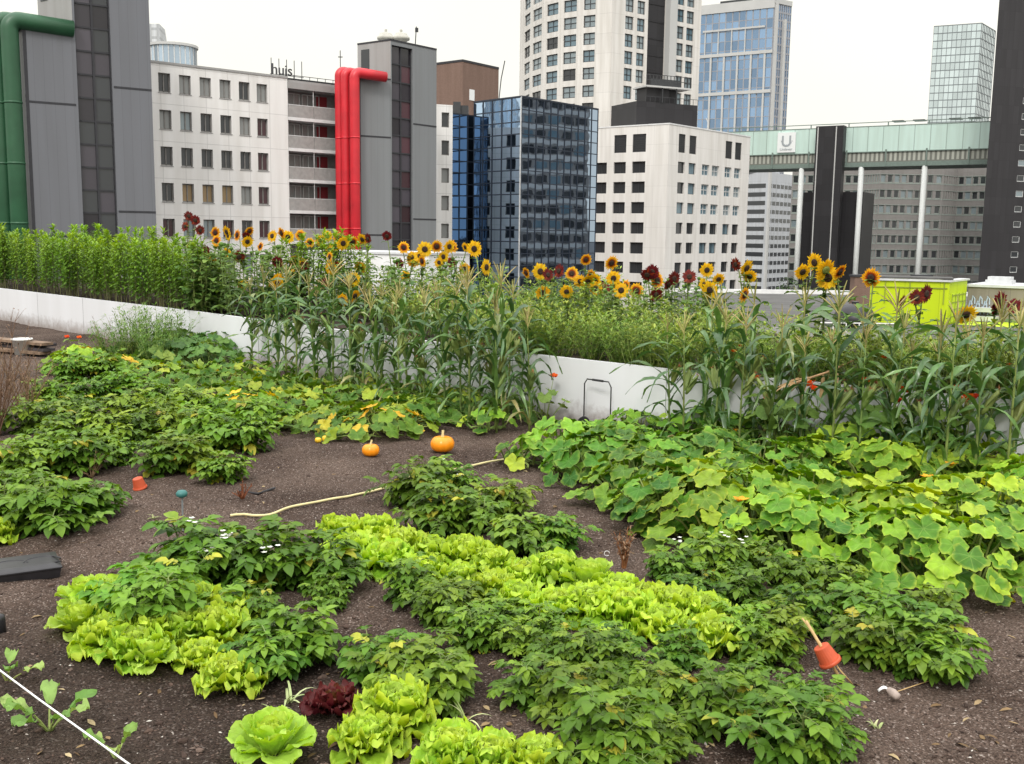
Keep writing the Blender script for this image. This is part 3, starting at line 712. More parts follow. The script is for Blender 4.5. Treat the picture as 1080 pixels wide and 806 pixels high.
def squash_spec(seed, mat, n=20, rad=.5, R=(.10, .15), hgt=(.14, .42), flower=0, yb=0.0):
    random.seed(seed)
    L = MB(); S = MB(); Fl = MB()
    for v in range(3):   # creeping vines
        az = rnd() * 6.3; pts = [V((0, 0, .03))]
        for k in range(6):
            az += U_(-.5, .5); pts.append(pts[-1] + V((cos(az), sin(az), 0)) * rad * .13); pts[-1].z = U_(.02, .05)
        S.tube(pts, .008, 5, 0, .5)
    for i in range(n):
        rr = rad * sqrt((i + .5) / n) * U_(.85, 1.1); az = i * 2.399 + U_(-.4, .4)
        t = rr / rad
        h = hgt[0] + (hgt[1] - hgt[0]) * (1 - t ** 2.4 * .92) * U_(.78, 1.08)
        c = V((rr * cos(az), rr * sin(az), h))
        tilt = U_(.12, .55) + .55 * t * t
        naz = az + U_(-.7, .7)
        nrm = V((cos(naz) * sin(tilt), sin(naz) * sin(tilt), cos(tilt)))
        a = min(1, max(0, U_(.05, .85) + yb)) if rnd() > .07 else U_(.8, 1)
        squash_leaf(L, c, nrm, sph(naz + U_(-.5, .5), -.2), U_(*R), a)
        root = V((rr * .6 * cos(az + .3), rr * .6 * sin(az + .3), .03))
        S.tube([root, root.lerp(c, .55) + V((0, 0, h * .12)), c - nrm * .004], [.007, .006, .005], 5, 0, rnd(), cap=False)
    for i in range(n // 3):      # low leaves round the rim
        az = i * 2.399 + rnd(); r = rad * U_(.72, 1.08); h = U_(.04, .13); c = V((r * cos(az), r * sin(az), h)); t = U_(.3, 1.0)
        squash_leaf(L, c, V((cos(az) * sin(t), sin(az) * sin(t), cos(t))), sph(az + U_(-.6, .6), -.3), U_(*R) * .9, min(1, max(0, U_(.0, .7) + yb)))
        S.tube([V((r * .8 * cos(az), r * .8 * sin(az), .02)), c], [.005, .004], 5, 0, rnd(), cap=False)
    for k in range(flower):
        az = rnd() * 6.3; r = rad * U_(.3, .9); c = V((r * cos(az), r * sin(az), U_(.2, .34)))
        for e in range(5): leaf(Fl, c, sph(e * 1.257, .75), V((0, 0, 1)), .06, .045, 3, .7, .2, 'ovate', 0, rnd())
    spec = [('foliage', L.mesh('squash_foliage', [mat], True), []), ('vine', S.mesh('squash_vines', [M_SQSTEM]), [])]
    if flower: spec.append(('flower', Fl.mesh('squash_flowers', [M_NASTO]), []))
    return spec
SQG = [squash_spec(300 + i, M_SQG, 40, .46, (.058, .096), (.06, .36), flower=(i == 1)) for i in range(4)]
SQY = [squash_spec(320 + i, M_SQY, 40, .46, (.058, .096), (.06, .36), flower=(i == 0)) for i in range(3)]
SQM = [squash_spec(340 + i, M_SQM, 32, .55, (.05, .088), (.05, .18), flower=0) for i in range(4)]
SQD = [squash_spec(360 + i, M_SQD, 42, .60, (.06, .095), (.10, .38)) for i in range(2)]
SQSMALL = squash_spec(380, M_SQG, 7, .22, (.06, .09), (.08, .2))
random.seed(13)
for lab, items, specs, sc in [
    ('large leaved green squash plant, {} from the black hoop in the right patch', [(628, 478), (668, 462), (600, 488), (715, 468), (655, 506), (700, 508), (752, 470), (745, 505), (790, 478), (718, 542), (775, 530), (828, 470), (880, 468), (940, 468), (985, 478), (632, 508), (682, 534), (712, 556), (655, 486)], SQG, .93),
    ('yellowing squash plant in the right patch, {} from the rusty stemmed weed', [(812, 520), (800, 560), (858, 510), (848, 552), (895, 505), (900, 560), (935, 520), (950, 580), (975, 510), (985, 560), (1025, 520), (1030, 590), (1040, 560), (1080, 540), (1085, 600), (1080, 500), (748, 566), (815, 582), (862, 590), (955, 606), (1008, 616)], SQY, .95),
    ('creeping pumpkin plant with some yellow leaves, {} from the orange pumpkins', [(430, 448), (400, 456), (455, 440), (365, 446), (340, 452), (490, 436), (405, 428), (445, 420), (360, 425), (310, 434), (320, 412), (280, 418), (280, 436), (240, 410), (205, 406), (235, 425), (170, 400), (400, 408), (520, 440), (255, 398)], SQM, 1.0),
    ('bushy dark squash plant below the white planter, {} from the dill', [(150, 392), (190, 388), (215, 390), (120, 392), (185, 375), (85, 392), (225, 380), (150, 375)], SQD, .95),
]:
    for i, (px, py) in enumerate(items):
        sp = specs[(i * 5 + int(rnd() * 2)) % len(specs)]
        if specs is SQG and i in (9, 11): sp = SQY[1]
        if specs is SQD and i in (0, 3, 5, 7): sp = SQM[i % 4] if i != 5 else SQY[0]
        if specs is SQY and i in (0, 3, 11, 14): sp = SQG[i % 4]
        spawn(sp, 'squash_plant', lab.format(ordn(i)), 'squash plant', place(px, py), rnd() * 6.28, 'squash plants', sc * U_(.92, 1.08) * (.78 if specs is SQG and px < 730 and py < 480 else 1))
SQYY = squash_spec(390, M_SQM, 22, .5, (.06, .095), (.06, .26), 0, .42)
for px, py, lab in [(84, 386, 'yellowing squash plant at the far left below the small red nasturtium'), (122, 398, 'half yellow squash plant between the dill and the far left potato bushes'), (262, 438, 'straggling squash plant with many yellow leaves beside the far left potato bushes'), (405, 458, 'squash plant with dying yellow leaves between the two orange pumpkins')]:
    spawn(SQYY, 'squash_plant', lab, 'squash plant', place(px, py), px * .7, 'squash plants', .9)
spawn(SQSMALL, 'squash_plant', 'small squash seedling with a few leaves beside the red nasturtium', 'squash plant', place(515, 455), 1.0, None, 1.0)
spawn(SQSMALL, 'squash_plant', 'small pale squash shoot at the tip of the cream hose', 'squash plant', place(556, 492), 2.4, None, 1.1)

# ------------------------------------------------------------------ sweetcorn
def corn_spec(seed, H=1.4, ears=1):
    random.seed(seed)
    S, L, T, E, K = MB(), MB(), MB(), MB(), MB()
    bx, by = U_(-.06, .06), U_(-.06, .06)
    path = [V((bx * t * t, by * t * t, H * .82 * t)) for t in [i / 8 for i in range(9)]]
    S.tube(path, [.013 - .008 * i / 8 for i in range(9)], 6, 0, .4)
    az0 = rnd() * 6.3
    n = 13
    for i in range(n):
        t = .06 + .88 * i / (n - 1); z = H * .82 * t; p = V((bx * t * t, by * t * t, z))
        az = az0 + pi * i + U_(-.5, .5); el = U_(.8, 1.35)
        ln = U_(.42, .72) * (1 - .5 * abs(t - .5)) ; wd = U_(.038, .058)
        a = min(1, max(0, U_(.0, .85))) if t > .2 and rnd() > .06 else U_(.8, 1)
        leaf(L, p, sph(az, el), V((0, 0, 1)), ln, wd, 9, U_(1.6, 4.4), U_(.25, .6), 'blade', 0, a, wave=.012, wfreq=2.2, twist=U_(-1.1, 1.1))
    top = path[-1]
    T.tube([top, top + V((0, 0, H * .10))], .0055, 4, 0, .4)
    for i in range(int(U_(5, 11))):
        az = i * 2.4 + rnd(); el = U_(.6, 1.4) if i else 1.5; q = top + V((0, 0, H * (.03 + .06 * rnd()))); d = sph(az, el); pts = [q.copy()]
        for k in range(4):
            q = q + d * U_(.035, .055); d = (d + V((0, 0, -.10))).normalized(); pts.append(q.copy())
        T.tube(pts, [.0042, .005, .0052, .0048, .002], 4, 0, rnd())
    sub = []
    for k in range(ears):
        E, K = MB(), MB(); z = H * U_(.32, .48); az = az0 + rnd() * 6; d = sph(az, 1.05); q = V((0, 0, z)) + sph(az, 0) * .012
        E.tube([q, q + d * .05, q + d * .12, q + d * .18, q + d * .21], [.012, .023, .026, .016, .006], 8, 0, .6)
        for e in range(4): leaf(E, q + d * .02, (d + sph(az + e * 1.6, 0) * .3), V((0, 0, 1)), .21, .045, 4, .25, .3, 'lance', 0, .7 + .1 * rnd())
        for e in range(12): leaf(K, q + d * .20, (d + sph(rnd() * 6.3, U_(-1, 1)) * .9), V((0, 0, 1)), .045, .006, 2, 1.2, .1, 'lance', 0, rnd())
        sub.append(('cob', E.mesh('corn_husk', [M_CORNSTALK], True), [('silk', K.mesh('corn_silk', [M_SILK]))]))
    spec = [('stalk', S.mesh('corn_stalk', [M_CORNSTALK], True), []), ('foliage', L.mesh('corn_foliage', [M_CORN], True), []), ('tassel', T.mesh('corn_tassel', [M_TASSEL]), [])]
    spec += sub
    return spec
CORN = [corn_spec(400 + i, U_(1.22, 1.46), 1 + (i % 2)) for i in range(8)]
random.seed(14)
def corn_row(px0, px1, n, off, lab, group):
    for i in range(n):
        px = px0 + (px1 - px0) * (i + .5) / n + U_(-7, 7)
        q = bed(px, off + U_(-.13, .13))
        if q is None: continue
        q.z = gz(q.x, q.y)
        spawn(pick(CORN), 'corn_plant', lab.format(ordn(i)), 'corn plant', q, rnd() * 6.28, group, U_(.78, 1.08) * (.94 if px > 700 else 1.0))
corn_row(262, 420, 10, -.28, 'sweetcorn plant in the back row below the red ducts, {} from the dill', 'sweetcorn plants')
corn_row(425, 562, 9, -.26, 'sweetcorn plant in the back row before the glass block, {} towards the hoop', 'sweetcorn plants')
corn_row(288, 430, 8, -.66, 'sweetcorn plant in the front row above yellowing pumpkin leaves, {} from the dill', 'sweetcorn plants')
corn_row(440, 565, 7, -.68, 'sweetcorn plant in the front row above the orange pumpkins, {} towards the black hoop', 'sweetcorn plants')
corn_row(702, 1095, 14, -.22, 'sweetcorn plant beyond the big squash patch, back row, {} from the black hoop', 'sweetcorn plants')
corn_row(712, 1095, 12, -.62, 'sweetcorn plant beyond the big squash patch, front row, {} from the black hoop', 'sweetcorn plants')

# broken dry corn stalk hanging among the right hand corn
def dry_stalk():
    b = MB(); c = MB()
    Y = 7.9
    a0, a1 = aty(905, 378, Y + .1), aty(838, 404, Y - .1)
    r = thing('dry_corn_stalk', 'broken dry straw coloured corn stalk hanging across the green corn', 'dry stalk', (a1.x, a1.y, 0))
    o = V((a1.x, a1.y, 0)); a0 = a0 - o; a1 = a1 - o
    b.tube([a0, a0.lerp(a1, .5) + V((0, 0, -.015)), a1], [.008, .009, .010], 6, 0, .5)
    random.seed(5)
    for i in range(11):
        d = (a1 - a0).normalized() + V((U_(-.5, .5), U_(-.4, .4), U_(-.5, .35)))
        leaf(c, a1 + (a0 - a1) * U_(0, .25), d, V((0, -.5, 1)), U_(.10, .2), U_(.018, .03), 5, U_(.1, .8), .4, 'lance', 0, rnd())
    for i in range(3):
        p = a1.lerp(a0, .45 + .1 * i)
        leaf(c, p, V((U_(-.1, .2), -.1, -1)), V((0, -1, .2)), U_(.18, .28), .035, 5, .3, .5, 'lance', 0, rnd())
    b.build('stalk', [M_DRYCORN], r); c.build('foliage', [M_DRYCORN], r, smooth=True)
dry_stalk()

# ------------------------------------------------------------------ sunflowers
def head_meshes(seed, kind):
    random.seed(seed)
    """flower head facing -y, disc and petals; head radius about 0.10"""
    D, P, G = MB(), MB(), MB()
    M = Matrix.Rotation(pi / 2, 4, 'X')
    D.lathe([(.034, -.006), (.037, .004), (.032, .012), (.019, .015), (.007, .011)], 18, 0, .5, None, M)
    n = 19
    for ring in range(2):
        for i in range(n):
            an = 2 * pi * (i + .5 * ring) / n + U_(-.06, .06)
            d = V((cos(an), U_(-.22, .12) + .1 * ring, sin(an)))
            leaf(P, V((cos(an) * .032, .002 + .004 * ring, sin(an) * .032)), d, V((0, -1, 0)), U_(.055, .082), .025, 4, U_(-.05, .25), .3, 'lance', 0, rnd())
    for i in range(14):
        an = 2 * pi * i / 14
        leaf(G, V((cos(an) * .02, .008, sin(an) * .02)), V((cos(an), .25, sin(an))), V((0, -1, 0)), .05, .02, 3, 0, .2, 'lance', 0, rnd())
    G.lathe([(.004, -.035), (.02, -.022), (.04, -.008)], 10, 0, .4, None, M)
    pm = {'y': M_PETY, 'b': M_PETB, 'r': M_PETR, 'g': M_PETY}[kind]
    return (D.mesh('sunflower_disc', [M_DISCG if kind == 'g' else M_DISC], True), P.mesh('sunflower_petals', [pm], True), G.mesh('sunflower_bracts', [M_SUNLEAF], True))
HEADS = {k: [head_meshes(500 + i + 10 * ord(k), k) for i in range(2)] for k in 'ybrg'}
heads = [(199,228,'r'),(206,232.5,'r'),(211,243,'r'),(195,239,'r'),(201,259,'b'),(197,274,'b'),(217,264,'r'),(228,254,'b'),(227,245.5,'b'),(239,245,'b'),(250,248,'b'),(263,244,'b'),(261,255,'y'),(274.5,260,'b'),(287,249,'y'),(252,271,'r'),(235,282,'r'),(235.5,303,'b'),(256,300,'b'),(247,313,'b'),(292.5,277,'r'),(303.6,250,'y'),(316.7,248,'b'),(326.7,256,'b'),(337.5,254,'y'),(345,249,'y'),(312,274,'b'),(319,279,'b'),(347.5,264,'y'),(347.5,271,'b'),(362,256.7,'b'),(371.7,255.5,'b'),(382,252.8,'y'),(408,249,'r'),
 (448,263,'y'),(442.5,270,'y'),(435.5,275.5,'b'),(445,275.5,'b'),(460.5,260,'b'),(463,277,'y'),(477,260,'b'),(421.7,278,'r'),(476,277,'r'),
 (513,282,'y'),(554.7,288,'b'),(589.5,286,'r'),(578,290,'r'),(603,288.6,'b'),(611.7,297,'y'),(620,297,'y'),(618,274,'b'),(628,295.5,'y'),(645,277.5,'b'),(650.5,304,'b'),(636.7,305,'r'),(682.5,290,'r'),(688,287,'r'),(692,311,'r'),(671,306.7,'b'),(711,294,'r'),(705,300,'r'),
 (727,292,'r'),(745.6,285,'y'),(758,294.7,'b'),(742.5,300.6,'y'),(748.7,306,'y'),(787.6,283,'y'),(776,279,'r'),(846.7,287,'y'),(859,277,'b'),(871,285,'g'),(886,287,'b'),(873,293,'b'),(918.6,293,'b'),(967,314,'r'),(977,310,'r'),(952,318,'r'),(1055,317,'r')]
random.seed(77)
heads += [(U_(205, 390), U_(243, 318), 'yybbyr'[int(rnd() * 6)]) for _ in range(26)] + [(U_(425, 510), U_(258, 292), 'yyb'[int(rnd() * 3)]) for _ in range(8)]
heads += [(U_(560, 700), U_(286, 312), 'ybby'[int(rnd() * 4)]) for _ in range(9)] + [(U_(735, 800), U_(282, 312), 'yyb'[int(rnd() * 3)]) for _ in range(4)] + [(U_(985, 1070), U_(312, 335), 'yr'[int(rnd() * 2)]) for _ in range(3)]
heads = [(a, b_, ('y' if (k_ == 'b' and i_ % 3 == 0) else k_)) for i_, (a, b_, k_) in enumerate(heads)]
heads.sort()
groups = []
for h in heads:
    for g in groups:
        if len(g) < 4 and abs(g[0][0] - h[0]) < 15 and abs(g[0][1] - h[1]) < 30: g.append(h); break
    else: groups.append([h])
random.seed(15)
KN = {'y': 'bright yellow', 'b': 'orange dark-eyed', 'r': 'dark red', 'g': 'yellow green-eyed'}
NUM = ['', 'one', 'two', 'three', 'four']
def sunflower(i, g):
    cx = sum(h[0] for h in g) / len(g); off = U_(.6, 2.2) if cx < 300 else U_(1.2, 3.0)
    if 840 < cx < 890: off = 1.0
    base = bed(cx + U_(-3, 3), off); base.z = .53
    kinds = []
    for h in g:
        if KN[h[2]] not in kinds: kinds.append(KN[h[2]])
    lab = 'sunflower with %s %s flower%s, %s along the planter from tall herbs' % (NUM[len(g)], ' and '.join(kinds[:2]), 's' if len(g) > 1 else '', ordn(i))
    r = thing('sunflower', lab, 'sunflower', base, 0, 'sunflowers')
    S, L = MB(), MB()
    pts = []
    for h in g:
        p = aty(h[0], h[1], base.y + U_(-.10, .10)) - base
        pts.append((p, h[2]))
    top = min(p.z for p, k in pts); fork = max(.25, top - .22)
    cxm = sum(p.x for p, k in pts) / len(pts)
    f = V((cxm * .6, 0, fork))
    S.tube([(0, 0, -.02), (cxm * .2 + U_(-.02, .02), U_(-.02, .02), fork * .5), f], [.013, .011, .009], 6, 0, .5)
    for k in range(15):
        t = .15 + .85 * k / 14; p = V((cxm * .3 * t, 0, fork * t)); az = k * 2.4 + rnd()
        d = sph(az, .3); q = p + d * U_(.06, .11)
        S.tube([p, q], .004, 3, 0, .5, cap=False)
        leaf(L, q, d + V((0, 0, -.15)), V((0, 0, 1)), U_(.13, .22), U_(.11, .16), 5, U_(.6, 1.3), U_(.1, .3), 'heart', 0, rnd() ** 1.2, wave=.006)
    big = 1.0
    for p, k in pts:
        big = U_(.68, .98) * (1.10 if cx < 400 else 1) * (1.08 if k in 'yg' else (1.0 if k == 'b' else .92))
        face = U_(-1.0, 1.0) - atan2(base.x, base.y) * .5; nod = U_(-.25, .55)
        M = Matrix.Translation(p) @ Matrix.Rotation(face, 4, 'Z') @ Matrix.Rotation(nod, 4, 'X') @ Matrix.Scale(big, 4)
        back = M @ V((0, .04, 0))
        S.tube([f, V(((f.x + back.x) * .5, .02, (f.z + back.z) * .5 + .03)), back + V((0, .02, -.02)), back], [.008, .007, .006, .006], 5, 0, .6)
        d_, pe, br = pick(HEADS[k])
        o = link('flower_head', d_, r, M)
        link('petals', pe, o); link('bracts', br, o)
        for e in range(6):
            leaf(L, f.lerp(back, U_(.1, .85)), sph(rnd() * 6.3, .35), V((0, 0, 1)), U_(.07, .14), U_(.05, .09), 4, 1.0, .2, 'heart', 0, rnd())
    S.build('stem', [M_SUNSTEM], r); L.build('foliage', [M_SUNLEAF], r, smooth=True)
for i, g in enumerate(groups): sunflower(i, g)
def leafy_spec(seed, H=.75):
    random.seed(seed); S, L = MB(), MB(); buds = []
    for s_ in range(3):
        az = rnd() * 6.3; off = sph(az, 0) * U_(.03, .15); h = H * U_(.75, 1.05); path = [off + V((U_(-.02, .02), U_(-.02, .02), h * k / 5)) for k in range(6)]
        S.tube(path, [.010 - .001 * k for k in range(6)], 5, 0, .5)
        for k in range(16):
            t = .1 + .9 * k / 15; p = off + V((0, 0, h * t)); la = k * 2.4 + rnd(); d = sph(la, .35); q = p + d * U_(.04, .10)
            S.tube([p, q], .0035, 3, 0, .5, cap=False)
            leaf(L, q, d + V((0, 0, -.1)), V((0, 0, 1)), U_(.10, .20) * (1.15 - .5 * t), U_(.09, .15) * (1.15 - .5 * t), 5, U_(.6, 1.4), U_(.1, .3), 'heart', 0, min(1, rnd() * .7 + .35 * t), wave=.006)
        B = MB(); M = Matrix.Translation(path[-1]) 
        B.lathe([(.008, -.02), (.026, 0), (.028, .015), (.012, .03)], 10, 0, .7, None, M); buds.append(B)
    return [('foliage', L.mesh('sunflower_foliage', [M_SUNLEAF], True), []), ('stem', S.mesh('sunflower_stems', [M_SUNSTEM]), [])] + [('bud', q.mesh('sunflower_bud', [M_SUNLEAF], True), []) for q in buds]
LEAFY = [leafy_spec(560 + i) for i in range(4)]
random.seed(31)
lp = sorted([(U_(203, 262), U_(.15, .9)) for _ in range(9)] + [(U_(205, 300), U_(.4, 2.6)) for _ in range(12)] + [(U_(300, 480), U_(1.2, 3.2)) for _ in range(16)] + [(U_(560, 790), U_(1.6, 3.4)) for _ in range(16)])
for i, (px, off) in enumerate(lp):
    q = bed(px, off); q.z = .53
    spawn(LEAFY[i % 4], 'leafy_sunflower', 'leafy green sunflower still in bud, %s along the planter from tall herbs' % ordn(i), 'sunflower', q, rnd() * 6.28, 'sunflowers in bud', U_(.85, 1.15) * (1.15 if px < 300 else .95 if px < 500 else .8))

# ------------------------------------------------------------------ the tall green herbs at the far end of the planter
def tall_herb_spec(seed, H=1.1):
    random.seed(seed)
    S, L = MB(), MB()
    for s_ in range(5):
        az = rnd() * 6.3; off = sph(az, 0) * U_(.02, .18); h = H * U_(.85, 1.05); lean = sph(rnd() * 6.3, 0) * U_(0, .14)
        path = [off + lean * (t * t) + V((0, 0, h * t)) for t in [i / 6 for i in range(7)]]
        S.tube(path, [.008 - .005 * i / 6 for i in range(7)], 5, 0, .5)
        n = 78
        for i in range(n):
            t = .18 + .82 * (i / (n - 1)) ** .8; p = off + lean * (t * t) + V((0, 0, h * t))
            la = i * 2.4 + rnd() * .5; el = U_(-.1, .5) if t < .93 else U_(.6, 1.2)
            LL = U_(.085, .14) * (1.1 - .35 * max(0, t - .6))
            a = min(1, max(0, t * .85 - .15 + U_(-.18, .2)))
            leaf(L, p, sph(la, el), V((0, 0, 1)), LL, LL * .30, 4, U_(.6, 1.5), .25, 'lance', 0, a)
    return [('foliage', L.mesh('tall_herb_foliage', [M_HERB], True), []), ('stem', S.mesh('tall_herb_stems', [M_HERBSTEM]), [])]
TH = [tall_herb_spec(600 + i) for i in range(5)]
random.seed(16)
def herb_row(px0, px1, n, off, sc, lab):
    for i in range(n):
        q = bed(px0 + (px1 - px0) * (i + .5) / n + U_(-3, 3), off + U_(-.08, .08))
        if q is None: continue
        q.z = .53
        spawn(pick(TH), 'tall_herb', lab.format(ordn(i)), 'tall herb', q, rnd() * 6.28, 'tall green herbs', sc * U_(.84, 1.07))
herb_row(-95, 208, 26, .26, .97, 'tall leafy herb in the front row of the planter, {} from its end')
herb_row(-95, 215, 22, .85, 1.02, 'tall leafy herb in the middle row of the planter, {} from its end')
herb_row(-95, 205, 20, 1.5, 1.04, 'tall leafy herb in the back row of the planter, {} from its end')
for i, px in enumerate((310, 328, 345, 362, 378)):
    q = bed(px, 2.2); q.z = .53
    spawn(pick(TH), 'tall_herb', 'tall leafy herb behind the sunflowers below the red ducts, %s of five' % ORD[i], 'tall herb', q, rnd() * 6.28, 'tall green herbs', U_(.98, 1.08))

# ------------------------------------------------------------------ wispy green herbs filling the rest of the planter
def wisp_spec(seed, H=.42, mat=None, n=15, W=.010):
    random.seed(seed)
    S, L = MB(), MB()
    for s_ in range(n):
        az = rnd() * 6.3; p = sph(az, 0) * U_(0, .09); d = sph(az, U_(1.05, 1.5)); h = H * U_(.65, 1.05); pts = [p.copy()]
        for k in range(7):
            p = p + d * (h / 7); d = (d + V((U_(-.12, .12), U_(-.12, .12), -.03))).normalized(); pts.append(p.copy())
            for e in range(4):
                LL = U_(.035, .07)
                leaf(L, p, sph(rnd() * 6.3, U_(.0, .9)), V((0, 0, 1)), LL, W * U_(.8, 1.5), 2, U_(.2, .9), .2, 'lance', 0, min(1, max(0, .2 + .08 * k + U_(-.2, .3))))
        S.tube(pts, [.003 - .0003 * k for k in range(8)], 3, 0, rnd(), cap=False)
    return [('foliage', L.mesh('herb_foliage', [mat or M_WISP], True), []), ('stem', S.mesh('herb_stems', [M_SQSTEM]), [])]
WI = [wisp_spec(650 + i, .40 + .05 * i, None, 20, .011 + .002 * i) for i in range(4)]
DI = [wisp_spec(670 + i, .42, M_DILL, 44, .007) for i in range(2)]
random.seed(17)
k = 0
for off, px0, px1, n, lab in [(.17, 480, 1100, 34, 'wispy yellowish herb at the front of the planter bed, {} from its corn end'),
                              (.9, 400, 1100, 34, 'wispy yellowish herb in the second line of the planter, {} from the grey tower'),
                              (1.9, 390, 1100, 32, 'wispy yellowish herb in the third line of the planter, {} from the grey tower'),
                              (3.1, 300, 1100, 32, 'wispy yellowish herb along the back of the planter, {} from the red ducts')]:
    for i in range(n):
        q = bed(px0 + (px1 - px0) * (i + .5) / n + U_(-8, 8), off + U_(-.12, .12))
        if q is None: continue
        q.z = .52
        spawn(pick(WI), 'wispy_herb', lab.format(ordn(i)), 'herb', q, rnd() * 6.28, 'wispy herbs in the planter', U_(.9, 1.2) * (.62 if q.x > 2.2 and off > .5 else (1.25 if q.x < 1.6 and off > 1.5 else 1)))
for i, (px, py, s) in enumerate([(160, 376, 1.75), (140, 380, 1.6), (180, 378, 1.6), (118, 384, 1.35), (165, 390, 1.4)]):
    spawn(pick(DI), 'dill_plant', 'feathery dark green dill tuft above the squash leaves, %s counting from the tallest' % ORD[i], 'dill', place(px, py), rnd() * 6.3, 'dill plants', s)
for i, (px, s) in enumerate([(655, .95), (672, 1.0), (690, 1.0), (700, .95)]):
    q = bed(px, .5); q.z = .52
    spawn(pick(DI), 'dill_plant', 'feathery herb clump in the planter above the bare white board, %s towards the right corn' % ORD[i], 'dill', q, rnd() * 6.3, 'dill plants', s)
WEED = potato_spec(690, .95, 0, .9, 0, M_WEED)
random.seed(3)
for px, py, s, lab in [(172, 672, 1.0, 'feathery bright green volunteer plant sprawling over the pale lettuce cluster'), (148, 655, .9, 'smaller feathery green volunteer plant behind the sprawling one in the lettuces'),
                       (790, 688, .7, 'fine feathery green weed at the end of the long lettuce row')]:
    spawn(WEED, 'feathery_weed', lab, 'weed', place(px, py), 1.0, None, s)

# nasturtiums with red and orange flowers
def nasturtium_spec(seed, nl=16, rad=.16, h=.3, nf=2, mat=None):
    random.seed(seed)
    L, S = MB(), MB(); fls = []
    for i in range(nl):
        az = i * 2.4; r = rad * sqrt((i + .5) / nl); c = V((r * cos(az), r * sin(az), h * U_(.3, .95)))
        t = U_(.2, .8); squash_leaf(L, c, V((cos(az) * sin(t), sin(az) * sin(t), cos(t))), sph(az, -.2), U_(.03, .05), rnd(), .03)
        S.tube([(0, 0, 0), c.lerp(V((0, 0, .03)), .4), c], .0025, 3, 0, .4, cap=False)
    for k in range(nf):
        Fm = MB(); fls.append(Fm); az = rnd() * 6.3; c = V((rad * .7 * cos(az), rad * .7 * sin(az), h * U_(.95, 1.15)))
        S.tube([(0, 0, .02), c], .0022, 3, 0, .5, cap=False)
        for e in range(5): leaf(Fm, c, (sph(e * 1.257, .5) + V((0, -.5, 0))), V((0, -1, .6)), .032, .03, 3, .3, .2, 'ovate', 0, rnd())
    return [('foliage', L.mesh('nasturtium_foliage', [M_NAST], True), []), ('stem', S.mesh('nasturtium_stems', [M_SQSTEM]), []), *[('flower', q.mesh('nasturtium_flowers', [mat or M_NASTF]), []) for q in fls]]
NS = [nasturtium_spec(700 + i) for i in range(3)]
random.seed(18)
for i, (px, off, z, s) in enumerate([(838, -.08, .28, 1.0), (835, -.12, .18, 1.0), (928, -.1, .25, 1.0), (985, -.1, .15, 1.0), (1030, -.05, .16, 1.0), (1064, .2, .52, .9), (778, .15, .52, .9), (940, .12, .52, .9)]):
    q = bed(px, off if z > .5 else -.3); q.z = .52 if z > .5 else gz(q.x, q.y)
    spawn(NS[i % 3], 'nasturtium_plant', 'red flowering nasturtium among the right hand corn, %s counted from the black hoop' % ORD[i], 'nasturtium', q, rnd() * 6.3, 'nasturtiums', s if z > .5 else 1.9)
spawn(nasturtium_spec(720, 9, .17, .30, 1), 'nasturtium_plant', 'broad leaved nasturtium with one red flower at the foot of the white board', 'nasturtium', place(575, 450), .4, None, 1.35)
spawn(nasturtium_spec(721, 5, .10, .10, 1, M_NASTO), 'nasturtium_plant', 'low nasturtium with a single orange flower below the yellowing squash leaves', 'nasturtium', place(976, 612), .4, None, 1.0)
spawn(nasturtium_spec(722, 8, .14, .2, 2), 'nasturtium_plant', 'small red flowered nasturtium at the back near the dill', 'nasturtium', place(82, 376), .4, None, 1.3)

# ------------------------------------------------------------------ fruit and small things on the soil
def pumpkin(px, py, w, lab, mat=None, flat=.78, stem=True, name='pumpkin', cat='pumpkin'):
    p = place(px, py); r_ = w / 2
    r = thing(name, lab, cat, (p.x, p.y + r_ * .8, p.z - .005), rnd() * 6)
    b = MB(); n = 16; pr = []
    for i in range(n + 1):
        th = -pi / 2 + pi * i / n
        pr.append((max(.0006, r_ * cos(th) ** .85), r_ * flat * (sin(th) * (1 - .16 * max(0, abs(sin(th)) - .75) * 4) + 1) * .95))
    b.lathe(pr, 50, 0, .5, lambda an, i: 1 - .055 * (abs(sin(an * 5)) ** .5 < .45) * 0 - .05 * (1 - abs(sin(an * 5.0)) ** .6))
    b.build('rind', [mat or M_PUMP], r, smooth=True)
    if stem:
        s = MB(); z = r_ * flat * 1.72
        s.tube([(0, 0, z), (.004, 0, z + r_ * .25), (.02 * r_ / .1, .005, z + r_ * .5)], [r_ * .17, r_ * .10, r_ * .12], 7, 0, .5); s.build('stalk', [M_PUMPSTEM], r)
pumpkin(466, 479, .19, 'larger flattened orange pumpkin with pale stalk on the bare soil')
pumpkin(390, 483, .135, 'smaller orange pumpkin at the edge of the yellowing leaves', flat=.82)
pumpkin(335, 468, .055, 'small yellow gourd half hidden under leaves, left of its twin', M_GOURD, .9, False, 'gourd', 'gourd')
pumpkin(343, 466, .062, 'small yellow gourd half hidden under leaves, right of its twin', M_GOURD, 1.0, False, 'gourd', 'gourd')
pumpkin(770, 566, .05, 'tiny orange squash fruit showing in a gap of the right patch', M_GOURD, 1.0, False, 'gourd', 'gourd')

